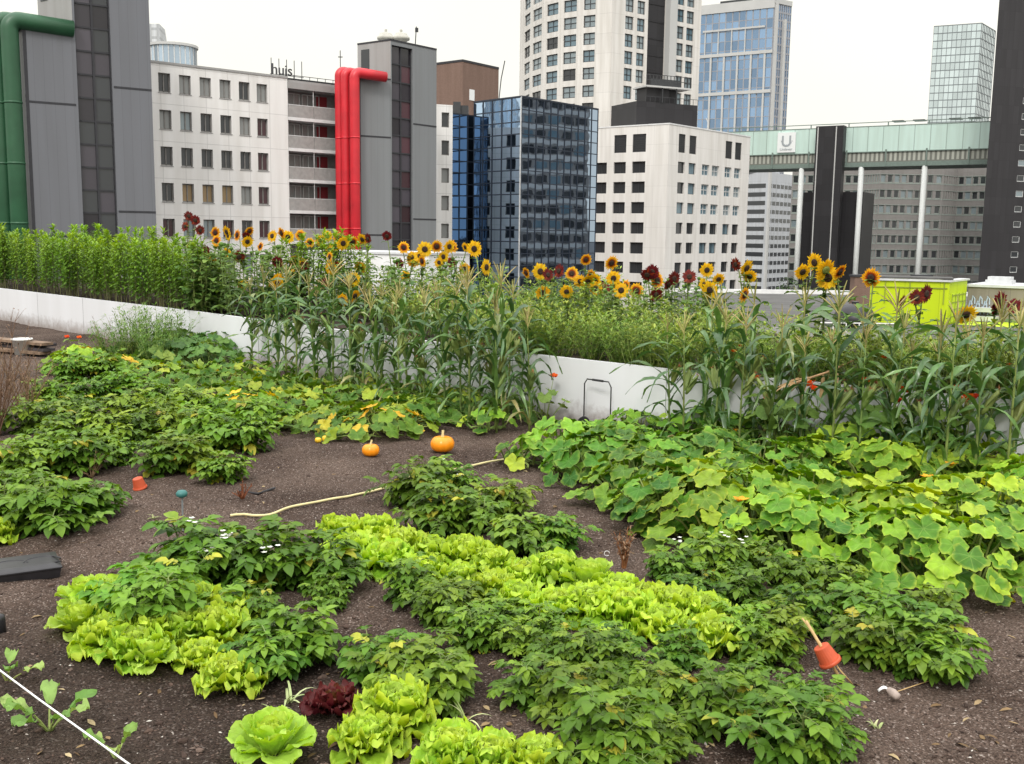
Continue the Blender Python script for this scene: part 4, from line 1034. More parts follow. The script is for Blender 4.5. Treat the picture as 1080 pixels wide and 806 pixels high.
def tube_thing(name, lab, cat, pts, rad, mat, seg=8):
    b = MB(); o = V(pts[0]); b.tube([V(p) - o for p in pts], rad, seg)
    ob = b.build(name, [mat], smooth=True); ob.location = o; return tag(ob, lab, cat)
def smooth_path(P, n=6):
    out = []
    for i in range(len(P) - 1):
        p0, p1, p2, p3 = P[max(i - 1, 0)], P[i], P[i + 1], P[min(i + 2, len(P) - 1)]
        for k in range(n):
            t = k / n
            out.append(.5 * ((2 * p1) + (p2 - p0) * t + (2 * p0 - 5 * p1 + 4 * p2 - p3) * t * t + (3 * p1 - p0 - 3 * p2 + p3) * t ** 3))
    out.append(P[-1]); return out
hp = []
for px, py in [(243, 546.5), (252, 546.2), (270, 548.5), (286, 546), (306, 538.5), (336, 531), (370, 525), (406, 516), (432, 505), (460, 499), (486, 496), (515, 489.6), (542, 482), (560, 476)]:
    p = place(px, py); p.z += .014; hp.append(p)
hp = smooth_path(hp, 6)
for p in hp: p.z = max(p.z, gz(p.x, p.y) + .010)
tube_thing('garden_hose', 'cream garden hose curving over the bare soil between the plots', 'hose', hp, .008, M_HOSE)

def black_cover():
    P = [atz(0, 590), atz(0, 590)]
    c = place(27, 603)
    r = thing('drain_cover', 'black plastic box cover with a ridged sloping top on the soil', 'cover', c, radians(30))
    r.scale = (.84, .84, .62)
    b = MB(); w, d, h = .36, .33, .075
    def ring(sx, sy, z): return [V((-w / 2 * sx, -d / 2 * sy, z)), V((w / 2 * sx, -d / 2 * sy, z)), V((w / 2 * sx, d / 2 * sy, z)), V((-w / 2 * sx, d / 2 * sy, z))]
    R = [ring(.94, .94, -.02), ring(1, 1, .055), ring(1.03, 1.03, .058), ring(1.03, 1.03, .068), ring(.97, .97, .074), ring(.80, .72, .088)]
    for a_, c_ in zip(R, R[1:]):
        for k in range(4): b.face((a_[k], a_[(k + 1) % 4], c_[(k + 1) % 4], c_[k]))
    b.face(R[-1]); b.build('lid', [M_BLACKP], r)
    k = MB()
    for sx in (-.25, .25):
        pts = [V((w * sx + .10 * cos(t) * 1.0, .085 * sin(t) - .035, .087)) for t in [pi * i / 12 for i in range(13)]]
        k.tube(pts, .006, 6)
    k.tube([(-.19, -.09, .084), (.19, -.09, .084)], .005, 6)
    k.build('rib', [M_BLACKP], r, smooth=True)
black_cover()
def black_peg():
    p = place(-1, 668); b = MB(); b.lathe([(.03, -.02), (.028, .06), (.024, .075), (.01, .08)], 10); o = b.build('peg', [M_BLACKP], smooth=True); o.location = p
    tag(o, 'short black plastic peg at the very edge near the black cover', 'peg')
black_peg()
def sprinkler():
    p = place(193, 562); r = thing('sprinkler', 'thin garden spike with a teal cap standing on the path', 'sprinkler', p)
    b = MB(); b.tube([(0, 0, -.05), (.002, 0, .20)], [.004, .0055], 6); b.build('spike', [plain('grey_metal', (.20, .22, .23), .4)], r)
    b = MB(); b.lathe([(.012, .195), (.03, .205), (.033, .222), (.022, .236), (.008, .238)], 12); b.build('cap', [M_TEAL], r, smooth=True)
sprinkler()
def pot(base, rot, rad, h, lab, stake):
    r = thing('plant_pot', lab, 'plant pot', base); r.rotation_euler = rot
    b = MB(); b.lathe([(rad * .98, 0), (rad * 1.02, 0), (rad * 1.02, h * .2), (rad * .95, h * .2), (rad * .74, h * .97), (rad * .68, h)], 22)
    b.build('body', [M_TERRA], r, smooth=False)
    b = MB(); b.lathe([(rad * 1.02, -.001), (rad * 1.06, 0.0), (rad * 1.06, h * .17), (rad * 1.02, h * .175)], 22); b.build('rim', [M_TERRA], r, smooth=True)
p = place(148, 514)
pot(p + V((0, 0, .002)), (radians(10), radians(-10), 0), .044, .075, 'small red pot upside down on the soil before a potato bush', None)
# tilted pot on its bamboo stake
a0 = place(893, 722); a0.z -= .02
a1 = aty(850, 655, a0.y + .04)
d = (a1 - a0).normalized()
tube_thing('bamboo_stake', 'leaning bamboo stake carrying the tilted red pot', 'stake', [a0, a0.lerp(a1, .5), a1], .006, M_BAMBOO, 7)
tube_thing('bamboo_stake', 'second thin cane crossing under the tilted red pot', 'stake', [place(899, 722), aty(886, 707, a0.y - .01), aty(846, 652, a0.y + .1)], .0035, M_BAMBOO, 6)
pc = a0.lerp(a1, .38)
q = V((0, 0, 1)).rotation_difference(d).to_euler()
pot(pc, q, .042, .076, 'tilted terracotta red pot hung upside down on a bamboo stake', None)
def white_label():
    p = place(932, 727); b = MB()
    pts = []
    for i in range(7):
        t = i / 6; pts.append([(-.03 + .06 * t, -.012, .01 + .02 * sin(pi * t)), (-.03 + .06 * t, 0, .018 + .022 * sin(pi * t)), (-.03 + .06 * t, .012, .012 + .016 * sin(pi * t))])
    b.grid(pts); o = b.build('plastic_scoop', [M_WHITEPL], smooth=True); o.location = p; o.scale = (.7, .7, .7)
    md = o.modifiers.new('thickness', 'SOLIDIFY'); md.thickness = .003
    tag(o, 'small curved white plastic scrap on the soil beside the tall potato bush', 'scrap')
    p = place(948, 738); b = MB(); b.lathe([(.004, 0), (.015, .004), (.017, .03), (.011, .05), (.004, .054)], 10, 0, .5, None, Matrix.Rotation(1.2, 4, 'Y')); o = b.build('soiled_tag', [M_OLDTAG], smooth=True); o.location = p + V((0, 0, .02)); o.rotation_euler = (0, 0, 2.2)
    tag(o, 'soiled grey brown plastic tag lying at the end of a thin cane', 'tag')
    tube_thing('thin_cane', 'thin pale cane lying on the soil beside the soiled tag', 'cane', [place(944, 731) + V((0, 0, .015)), place(996, 714) + V((0, 0, .03))], .002, M_BAMBOO, 5)
    p = place(884, 812); b = MB(); b.tube([(0, 0, -.03), (0, 0, .05)], .012, 8); r = thing('capped_peg', 'white capped wooden peg at the bottom edge of the picture', 'peg', p); b.build('shaft', [M_OLDTAG], r)
    b = MB(); b.lathe([(.010, .045), (.018, .055), (.018, .07), (.008, .08)], 12); b.build('cap', [M_WHITEPL], r, smooth=True)
    o = tube_thing('loose_ring', 'small pale plastic ring lying near the rusty weed', 'ring', [place(640, 588) + V((.014 * cos(t), .0, .016 + .014 * sin(t))) for t in [i * .5 for i in range(12)]], .002, M_WHITEPL, 5)
    b = MB(); b.tube([place(253, 520) + V((0, 0, .012)), place(272, 523) + V((0, 0, .012)), place(290, 518) + V((0, 0, .015))], .008, 6); o = b.build('black_tube', [M_BLACKP]); tag(o, 'short black tube lying in the soil beside dry roots', 'tube')
white_label()
# string line and the young brassicas under it
s0 = atz(-70, 655, .13); s1 = atz(200, 852, .10)
tube_thing('string_line', 'taut white planting string across the near corner', 'string', [s0, s0.lerp(s1, .5) + V((0, 0, -.006)), s1], .0032, M_STRING, 6)
def brassica_spec(seed, n=6, L=.12):
    random.seed(seed)
    O, S = MB(), MB()
    for i in range(n):
        az = i * 2.4 + U_(-.3, .3); el = U_(.5, 1.25); d = sph(az, el); p = d * .06
        S.tube([(0, 0, -.01), p * .6, p], [.004, .003, .003], 5, 0, .8, cap=False)
        b2 = MB(); let_leaf(b2, az, el, L * U_(.55, .8), L * .42, 1.2, .009, rnd(), cup=.2, nl=8, nw=7)
        o_ = V(p)
        i0 = len(O.v)
        for v, rr, uv in zip(b2.v, b2.r, b2.uv): O.v.append((v[0] + o_.x, v[1] + o_.y, v[2] + o_.z)); O.r.append(rr); O.uv.append(uv)
        for f, a in zip(b2.f, b2.a): O.f.append(tuple(k + i0 for k in f)); O.m.append(0); O.a.append(a)
    return [('foliage', O.mesh('brassica_leaves', [M_KALE], True), []), ('stem', S.mesh('brassica_stalks', [M_SQSTEM]), [])]
random.seed(19)
for px, py, s, lab, n in [(8, 722, 1.0, 'young kale plant under the white string, at the picture edge', 5), (52, 770, 1.25, 'floppy young kale plant under the middle of the white string', 7), (122, 800, .85, 'small young kale plant at the near end of the white string', 5)]:
    spawn(brassica_spec(800 + px, n), 'kale_seedling', lab, 'kale', place(px, py), rnd() * 6, 'kale seedlings', s)
def leek(seed, px, py, lab, n=7, L=.16):
    random.seed(seed); b = MB()
    for i in range(n): leaf(b, (U_(-.01, .01), U_(-.01, .01), 0), sph(rnd() * 6.3, U_(.6, 1.3)), V((0, 0, 1)), L * U_(.6, 1), .011, 6, U_(1, 2.4), .4, 'blade', 0, rnd())
    o = b.build('leek_seedling', [M_LEEK], smooth=True); o.location = place(px, py); tag(o, lab, 'leek', 'leek seedlings')
leek(1, 305, 738, 'wilted pale leek seedling between two pale lettuces'); leek(2, 288, 748, 'tiny leek shoot beside the smooth broad lettuce', 4, .08); leek(3, 492, 764, 'thin leek seedling in front of the potato bushes by the red lettuce', 5, .12)
leek(4, 585, 598, 'grassy leek tuft behind the long lettuce row', 10, .2); leek(5, 545, 572, 'thin grassy shoot between potato bush and lettuces', 4, .14); leek(6, 545, 660, 'short leek shoot between two soil patches', 4, .1)
leek(7, 163, 548, 'tiny green weed on the bare path near the teal capped stake', 5, .06); leek(8, 925, 770, 'tiny green weed on the bare soil at the lower right', 5, .06)
def twiggy(name, lab, cat, px, py, n, H, spread, mat, leafy=0):
    r = thing(name, lab, cat, place(px, py)); S, L = MB(), MB()
    random.seed(px + py)
    for i in range(n):
        az = rnd() * 6.3; d = sph(az, pi / 2 - U_(0, spread)); p = sph(az, 0) * U_(0, .06) * H; pts = [p.copy()]; h = H * U_(.5, 1)
        for k in range(7):
            p = p + d * (h / 7); d = (d + V((U_(-.14, .14), U_(-.14, .14), U_(-.04, .06)))).normalized(); pts.append(p.copy())
            if k > 1:
                for e in range(2):
                    dd = (d + sph(rnd() * 6.3, U_(-.2, .8)) * .8).normalized(); q = p + dd * U_(.05, .14) * H
                    S.tube([p, q], [.0025, .001], 3, 0, rnd(), cap=False)
                    for w in range(leafy): leaf(L, q, sph(rnd() * 6.3, U_(-.5, 1)), V((0, 0, 1)), .03, .01, 2, .5, .2, 'lance', 0, rnd())
        S.tube(pts, [.005 * (1 - k / 9) for k in range(8)], 4, 0, rnd(), cap=False)
    S.build('stem', [mat], r)
    if leafy: L.build('foliage', [M_DRYTWIG], r)
twiggy('dry_bush', 'dry brown twiggy bush at the left edge of the garden', 'dry bush', -6, 462, 46, .95, .55, M_DRYTWIG, 1)
twiggy('dry_bush', 'lower dry grassy bush beside the taller dry one', 'dry bush', 28, 440, 26, .6, .6, M_DRYTWIG, 1)
twiggy('rusty_weed', 'rusty orange stemmed weed standing behind the lettuce row', 'weed', 658, 600, 14, .2, .35, M_RUST, 1)
twiggy('dead_seedling', 'dead brown root clump on the path near the short black tube', 'weed', 256, 528, 12, .13, 1.1, M_RUST, 0)
twiggy('dead_seedling', 'dead straw coloured plant between the left potato rows', 'weed', 96, 500, 14, .2, 1.2, M_DRYTWIG, 0)
twiggy('tall_weed', 'thin bare weed standing against the far white boards', 'weed', 108, 372, 8, .5, .35, M_DRYTWIG, 1)
# black wire hoop leaning at the white board
def hoop():
    c = bed(633, -.10); c.z = gz(c.x, c.y)
    e = (WALL[3] - WALL[2]).normalized()
    r = thing('wire_hoop', 'thin black wire hoop handle standing against the white planter board', 'hoop', c)
    w, h = .155, .44
    P = [e * -w, e * -w + V((0, 0, h * .9)), e * -(w * .8) + V((0, 0, h)), e * (w * .8) + V((0, 0, h)), e * w + V((0, 0, h * .9)), e * w]
    b = MB(); b.tube(P, .006, 6); b.build('bar', [M_BLACKW], r)
    b = MB(); b.tube([P[2].lerp(P[3], .25) + V((0, -.001, 0)), P[2].lerp(P[3], .75)], .010, 8); b.build('grip', [M_BLACKP], r)
    for s_ in (-1, 1):
        b = MB(); M = Matrix.Translation(e * (s_ * w) + V((0, -.02, .05))) @ Matrix.Rotation(pi / 2, 4, 'X'); b.lathe([(.02, -.012), (.05, -.012), (.055, 0), (.05, .012), (.02, .012)], 14, 0, .5, None, M); b.build('wheel', [M_BLACKP], r)
    b = MB(); b.box(e * -w + V((0, -.05, .03)), e * (2 * w), V((0, .06, 0)), V((0, 0, .02))); b.build('base_plate', [M_OLDTAG], r)
hoop()
# boards and white bucket at the far left
def planks():
    c = place(15, 372)
    for i, (dx, dy, z, a, m_) in enumerate([(0, 0, .02, .05, M_WOOD), (.1, .12, .06, -.08, M_DARKWOOD), (-.05, .2, .10, .12, M_DARKWOOD), (.05, .08, .14, -.02, M_WOOD)]):
        b = MB(); b.box((-.9, -.09, 0), (1.8, 0, 0), (0, .18, 0), (0, 0, .035)); o = b.build('plank', [m_]); o.location = (c.x + dx - .2, c.y + dy, c.z + z); o.rotation_euler = (0, 0, a - .5)
        tag(o, ['pale brown plank at the bottom of the pile by the far white boards', 'dark plank second from the bottom of the far pile', 'dark plank third from the bottom of the far pile', 'brown plank lying on top of the far pile'][i], 'plank', 'planks in the far pile')
    p = place(24, 374); r = thing('bucket', 'white bucket on the ground beside the pile of planks', 'bucket', p)
    b = MB(); b.lathe([(.10, 0), (.13, .2), (.137, .2), (.137, .22), (.125, .22), (.09, .03)], 18); b.build('body', [M_WHITEPL], r, smooth=True)
    b = MB(); b.tube([V((.135 * cos(t), -.02, .2 + .07 * sin(t))) for t in [pi * i / 8 for i in range(9)]], .004, 5); b.build('handle', [M_BLACKW], r)
planks()

# ================================================================== the city beyond the roof
ZS = -20.0
M_GREYCLAD = panelled('grey_metal_cladding', (.165, .170, .188), .62, 40, line=.012, lc=.80, rough=.5, var=.03, streak=.05, metal=.0)
M_GREYCLAD2 = panelled('mid_grey_metal_cladding', (.215, .225, .235), .62, 40, line=.012, lc=.82, rough=.5, var=.03, streak=.05)
M_LGREY = panelled('light_grey_cladding', (.34, .335, .33), 1.2, 40, line=.012, lc=.8, rough=.6, var=.03, streak=.06)
M_JOINT = plain('dark_joint', (.035, .035, .04), rough=.7)
M_DKGLASS = glass('stair_glazing', (.052, .046, .056), rough=.12, spec=.5, var=.6, wave=.004)
M_REDGLASS = glass('stair_glazing_reddish', (.075, .034, .042), rough=.14, spec=.5, var=.5)
M_WIN = glass('window_glass_dark', (.035, .038, .042), rough=.05, spec=.6)
M_WINB = glass('window_blind_grey', (.26, .265, .26), rough=.25, spec=.5)
M_WINT = glass('window_blind_tan', (.30, .21, .11), rough=.3, spec=.4)
M_WINR = glass('window_dark_red', (.055, .018, .024), rough=.1, spec=.5)
M_WINL = glass('window_glass_pale', (.22, .27, .29), rough=.06, spec=.8)
M_WINBL = glass('window_glass_bluish', (.12, .19, .23), rough=.05, spec=.9)
M_FRAME = plain('window_frame_grey', (.20, .19, .18), rough=.5)
M_FRAMED = plain('window_frame_dark', (.04, .042, .045), rough=.5)
M_FRAMEL = plain('window_frame_pale', (.55, .56, .56), rough=.5)
M_WHITECON = panelled('white_concrete_panel', (.80, .785, .77), 1.93, 2.96, line=.03, lc=.80, rough=.85, var=.02, streak=.08)
M_CREAM = panelled('cream_concrete_panel', (.76, .735, .705), 3.0, 3.2, line=.035, lc=.88, rough=.85, var=.02, streak=.08)
M_CREAM2 = panelled('cream_concrete_tower', (.72, .695, .66), 3.5, 3.3, line=.04, lc=.86, rough=.85, var=.03, streak=.10)
M_BALC = plain('balcony_panel', (.33, .32, .31), rough=.6)
M_BACKWALL = plain('recessed_wall', (.24, .235, .23), rough=.8)
M_REDDOOR = plain('red_door', (.24, .022, .03), rough=.5)
M_REDPIPE = plain('red_duct', (.58, .020, .032), rough=.42, nscale=.7, noise_amt=.16, spec=.5)
M_GREENPIPE = plain('green_duct', (.020, .085, .038), rough=.45, nscale=.7, noise_amt=.18, spec=.5)
M_BROWN = panelled('brown_brick', (.19, .125, .10), .22, .08, line=.012, lc=1.25, rough=.9, var=.12, offset=.5)
M_BLUEGLN = glass('deep_blue_mirror_glazing', (.13, .21, .34), metal=1.0, rough=.02, var=.15, wave=.006, wscale=.45)
M_BLUEGL = glass('blue_mirror_glazing', (.46, .60, .78), metal=1.0, rough=.02, var=.12, wave=.012, wscale=.45)
M_BLUEGLD = glass('smoky_mirror_glazing', (.38, .47, .59), metal=1.0, rough=.02, var=.07, wave=.007, wscale=.35)
M_MULL = plain('dark_mullion', (.020, .028, .045), rough=.4)
M_BLACKCLAD = panelled('black_cladding', (.028, .027, .030), 1.8, 3.2, line=.02, lc=.6, rough=.45, var=.15, streak=.05)
M_DARKTOWER = panelled('charcoal_cladding', (.042, .040, .043), 1.2, 3.2, line=.02, lc=.75, rough=.7, var=.10, streak=.06)
M_SKYBLUE = glass('skyscraper_glazing', (.23, .34, .50), metal=.75, rough=.10, var=.25)
M_FIN = plain('pale_fin', (.50, .50, .49), rough=.6, noise_amt=.05, nscale=.2)
M_GREYFIN = plain('grey_fin', (.30, .31, .34), rough=.6, noise_amt=.05, nscale=.2)
M_MINT = panelled('mint_glazing', (.56, .72, .66), 3.0, 12, line=.08, lc=.6, rough=.18, var=.05, streak=.06)
M_MINTG = plain('green_grey_steel', (.17, .22, .195), rough=.6)
M_CREAMBAND = panelled('cream_slotted_band', (.42, .43, .38), .9, 8, line=.22, lc=.42, rough=.7, var=.06, streak=.05)
M_WHITECOL = plain('white_column', (.62, .64, .63), rough=.6, noise_amt=.04)
M_NBRICK = panelled('grey_brown_brick', (.27, .255, .245), 2.6, .30, line=.02, lc=1.1, rough=.9, var=.05, streak=.06, offset=.5)
M_NBAND = plain('green_grey_spandrel', (.30, .34, .31), rough=.6)
M_PALEGLASS = glass('pale_gold_glazing', (.60, .68, .70), metal=.9, rough=.06, var=.14)
M_PALEMULL = plain('thin_dark_mullion', (.16, .18, .19), rough=.5)
M_PALEDRUM = glass('pale_drum_glazing', (.34, .42, .50), metal=.4, rough=.1, var=.35)
M_MBLOCK = panelled('pale_grey_slab', (.50, .52, .55), 3.0, 3.3, line=.05, lc=.85, rough=.8, var=.03)
M_LIME = panelled('lime_boarding', (.50, .64, .008), 1.9, 5, line=.02, lc=.75, rough=.55, var=.04, streak=.06)
M_LIMEP = plain('lime_paint', (.46, .60, .02), rough=.6, noise_amt=.1, nscale=1)
M_SHED = panelled('brown_grey_shed', (.25, .22, .19), 1.2, 3.5, line=.02, lc=.75, rough=.8, var=.08, streak=.15)
M_GRAFF = plain('pale_blue_spray', (.42, .50, .58), rough=.7)
M_SILVER = plain('galvanised_sheet', (.55, .56, .57), rough=.4, noise_amt=.1)
M_LOGO = plain('logo_grey', (.33, .36, .38), rough=.6, noise_amt=.02)
M_SIGN = plain('sign_white', (.80, .82, .82), rough=.5, noise_amt=.02)
M_LETTER = plain('letter_dark', (.06, .06, .065), rough=.6)
M_VENT = plain('vent_metal', (.44, .43, .38), rough=.5)

class Face:
    def __init__(s, A, B):
        s.A = V((A[0], A[1], 0)); s.B = V((B[0], B[1], 0)); e = s.B - s.A; s.L = e.length; s.u = e / s.L
        s.n = V((s.u.y, -s.u.x, 0)); s.rz = atan2(s.u.y, s.u.x)
    def uz(s, px, py):
        d = ray(px, py); k = s.A.dot(s.n) / d.dot(s.n)
        p = V((d.x * k, d.y * k, 0)); return (p - s.A).dot(s.u), CH + d.z * k
    def u_(s, px, py): return s.uz(px, py)[0]
    def z_(s, px, py): return s.uz(px, py)[1]
    def at(s, u, z, out=0.0):
        p = s.A + s.u * u + s.n * out; return V((p.x, p.y, z))

def prism(b, pts, z0, z1, skip=(), m=0, roof=None):
    n = len(pts)
    for i in range(n):
        if i in skip: continue
        A, B = pts[i], pts[(i + 1) % n]; l = (V(B[:2]) - V(A[:2])).length
        b.face([(A[0], A[1], z0), (B[0], B[1], z0), (B[0], B[1], z1), (A[0], A[1], z1)], m, .5, [(0, z0), (l, z0), (l, z1), (0, z1)])
    b.face([(p[0], p[1], z1) for p in pts], m if roof is None else roof)
def wall_holes(b, F, z0, z1, holes, depth=.25, m=0, mr=None):
    us = sorted(set([0, F.L] + [q for h in holes for q in h[:2] if 0 < q < F.L])); zs = sorted(set([z0, z1] + [q for h in holes for q in h[2:4] if z0 < q < z1]))
    mr = m if mr is None else mr
    for i in range(len(us) - 1):
        # merge vertically where no hole interrupts
        run = None
        um = (us[i] + us[i + 1]) / 2
        for j in range(len(zs) - 1):
            zm = (zs[j] + zs[j + 1]) / 2
            hole = any(h[0] < um < h[1] and h[2] < zm < h[3] for h in holes)
            if not hole:
                if run is None: run = zs[j]
            if run is not None and (hole or j == len(zs) - 2):
                zt = zs[j] if hole else zs[j + 1]
                u0, u1 = us[i], us[i + 1]
                b.face([F.at(u0, run), F.at(u1, run), F.at(u1, zt), F.at(u0, zt)], m, .5, [(u0, run), (u1, run), (u1, zt), (u0, zt)])
                run = None
    for u0, u1, a, c in holes:
        o = -depth
        b.face([F.at(u0, a), F.at(u1, a), F.at(u1, a, o), F.at(u0, a, o)], mr, .5, [(0, 0)] * 4)
        b.face([F.at(u0, c, o), F.at(u1, c, o), F.at(u1, c), F.at(u0, c)], mr, .5, [(0, 0)] * 4)
        b.face([F.at(u0, a, o), F.at(u0, c, o), F.at(u0, c), F.at(u0, a)], mr, .5, [(0, 0)] * 4)
        b.face([F.at(u1, a), F.at(u1, c), F.at(u1, c, o), F.at(u1, a, o)], mr, .5, [(0, 0)] * 4)
_wm = {}
def window_mesh(w, h, nx, nz, fw, pane, frame, fd=.06):
    key = (round(w, 2), round(h, 2), nx, nz, pane.name, frame.name)
    if key in _wm: return _wm[key]
    b = MB()
    for i in range(nx):
        for j in range(nz):
            x0, x1 = -w / 2 + w * i / nx, -w / 2 + w * (i + 1) / nx; z0, z1 = -h / 2 + h * j / nz, -h / 2 + h * (j + 1) / nz
            t = U_(-.006, .006)
            b.face([(x0, t, z0), (x1, -t, z0), (x1, -t * .5, z1), (x0, t * .5, z1)], 0, rnd())
    def bar(x0, x1, z0, z1): b.box((x0, -fd, z0), (x1 - x0, 0, 0), (0, fd, 0), (0, 0, z1 - z0), 1)
    for i in range(nx + 1):
        x = -w / 2 + w * i / nx; x0 = min(max(x - fw / 2, -w / 2), w / 2 - fw); bar(x0, x0 + fw, -h / 2, h / 2)
    for j in range(nz + 1):
        z = -h / 2 + h * j / nz; z0 = min(max(z - fw / 2, -h / 2), h / 2 - fw); bar(-w / 2, w / 2, z0 + .001, z0 + fw - .001)
    _wm[key] = b.mesh('window', [pane, frame]); return _wm[key]
def put_window(root, F, h, nx, nz, fw, pane, frame, depth=.25, name='window'):
    u0, u1, a, c = h
    p = F.at((u0 + u1) / 2, (a + c) / 2, -depth) - V(root.location)
    M = Matrix.Translation(p) @ Matrix.Rotation(F.rz, 4, 'Z')
    return link(name, window_mesh(u1 - u0, c - a, nx, nz, fw, pane, frame), root, M)
def bld(name, label, cat, base):
    return thing(name, label, cat, (base[0], base[1], ZS))
def bxf(b, F, u0, u1, z0, z1, o0, o1, m=0, a=.5):
    """box on a facade between u0-u1, z0-z1, standing from o0 to o1 out of it"""
    b.box(F.at(u0, z0, o1), F.u * (u1 - u0), -F.n * (o1 - o0), V((0, 0, z1 - z0)), m, a)
def curtain(root, F, z0, z1, du, dz, glassm, mullm, bar=.12, out=.08, tilt=.004, u0=0, u1=None, nm='glazing', mz=1.0):
    u1 = F.L if u1 is None else u1
    g, mu = MB(), MB(); nu = max(1, round((u1 - u0) / du)); nz = max(1, round((z1 - z0) / dz))
    for i in range(nu):
        for j in range(nz):
            a0, a1 = u0 + (u1 - u0) * i / nu, u0 + (u1 - u0) * (i + 1) / nu; c0, c1 = z0 + (z1 - z0) * j / nz, z0 + (z1 - z0) * (j + 1) / nz
            t, s = U_(-tilt, tilt) * (a1 - a0), U_(-tilt, tilt) * (c1 - c0)
            g.face([F.at(a0, c0, t + s), F.at(a1, c0, -t + s), F.at(a1, c1, -t - s), F.at(a0, c1, t - s)], 0, rnd())
    for i in range(nu + 1):
        u = u0 + (u1 - u0) * i / nu; bxf(mu, F, max(u0, u - bar / 2), min(u1, u + bar / 2), z0, z1, -.02, out)
    for j in range(nz + 1):
        z = z0 + (z1 - z0) * j / nz; bxf(mu, F, u0 + .001, u1 - .001, z - bar / 2 * mz, z + bar / 2 * mz, -.015, out - .01)
    g.build(nm, [glassm], root, root.location); mu.build('mullion', [mullm], root, root.location)
def back(F, d):
    q = F.n * -d
    return [(F.B + q), (F.A + q)]
random.seed(21)

# --- the long white office block with its open galleries
zB = aty(160, 66, 86).z
B0, B1 = atz(160, 66, zB), atz(303, 83, zB)
dB = (B1 - B0).normalized()
BL = B0 - dB * 9.0
def white_block():
    F = Face(BL, B1); r = bld('office_block', 'long white panelled office block with square windows between two grey towers', 'office block', BL)
    cols = [F.u_(a, 80) for a in (166.8, 188.7, 210.3, 231.3, 251.6, 270.4)], [F.u_(a, 80) for a in (179, 201.3, 222.6, 242.9, 262.9, 281.8)]
    zt = [F.z_(168, y) for y in (76.5, 115.5, 154.2, 192.6, 230.6)]; ph = zt[0] - F.z_(168, 96.8); pit = (zt[0] - zt[4]) / 4
    zt += [zt[-1] - pit * k for k in (1, 2)]
    holes = []; wi = []
    w = sum(b - a for a, b in zip(*cols)) / 6
    for ci in range(-2, 6):
        u0 = cols[0][ci] if ci >= 0 else cols[0][0] + ci * (cols[0][1] - cols[0][0])
        for ri, z in enumerate(zt):
            h = (u0, u0 + w, z - ph, z); holes.append(h); wi.append((h, ci, ri))
    b = MB(); wall_holes(b, F, ZS, zB, holes, .28)
    pts = [F.A, F.B] + back(F, 14); prism(b, pts, ZS, zB, (0,)); 
    b.build('wall', [M_WHITECON], r, r.location)
    c = MB(); bxf(c, F, -.02, F.L + .02, zB, zB + .18, -.4, .06); c.build('coping', [M_LGREY], r, r.location)
    sl = MB()
    for h, ci, ri in wi:
        pane = M_WINB if rnd() < .3 else (M_WIN if rnd() < .8 else M_WINL)
        if ri == 3 and ci in (1, 2, 3): pane = M_WINT
        if ri == 4 and ci in (0, 3): pane = M_WINR
        if ci == 5 and ri > 0: pane = M_WINR
        o = put_window(r, F, h, 2, 1, .09, pane, M_FRAME, .26)
        s_ = MB(); s_.box((-w / 2 - .05, -.02 - .28, -ph / 2 - .08), (w + .1, 0, 0), (0, .32, 0), (0, 0, .07)); 
        link('sill', _wm.setdefault('sillB', s_.mesh('sill', [M_LGREY])), o)
    return F
FB = white_block()
def roof_letters():
    F = Face(B0, B1); cu = bpy.data.curves.new('letters', 'FONT'); cu.body = 'huis'; cu.size = 1.3; cu.extrude = .06
    o = bpy.data.objects.new('letters_tmp', cu); COL.objects.link(o)
    me = bpy.data.meshes.new_from_object(o.evaluated_get(bpy.context.evaluated_depsgraph_get())); bpy.data.objects.remove(o)
    me.materials.clear(); me.materials.append(M_LETTER)
    u0 = F.u_(292, 84)
    r = thing('roof_sign', 'dark free standing letters on the roof above the open galleries', 'sign', F.at(u0, zB + .18, -1.0))
    link('lettering', me, r, Matrix.Translation((0, 0, .25)) @ Matrix.Rotation(F.rz, 4, 'Z') @ Matrix.Rotation(pi / 2, 4, 'X'))
    b = MB()
    for k in range(5): b.box((0, 0, 0) if 0 else F.u * (k * .75) , F.u * .05, -F.n * .05, V((0, 0, 1.6)))
    b.box(F.u * -.1 + V((0, 0, .2)), F.u * 3.3, -F.n * .05, V((0, 0, .05))); b.build('frame', [M_LETTER], r)
roof_letters()
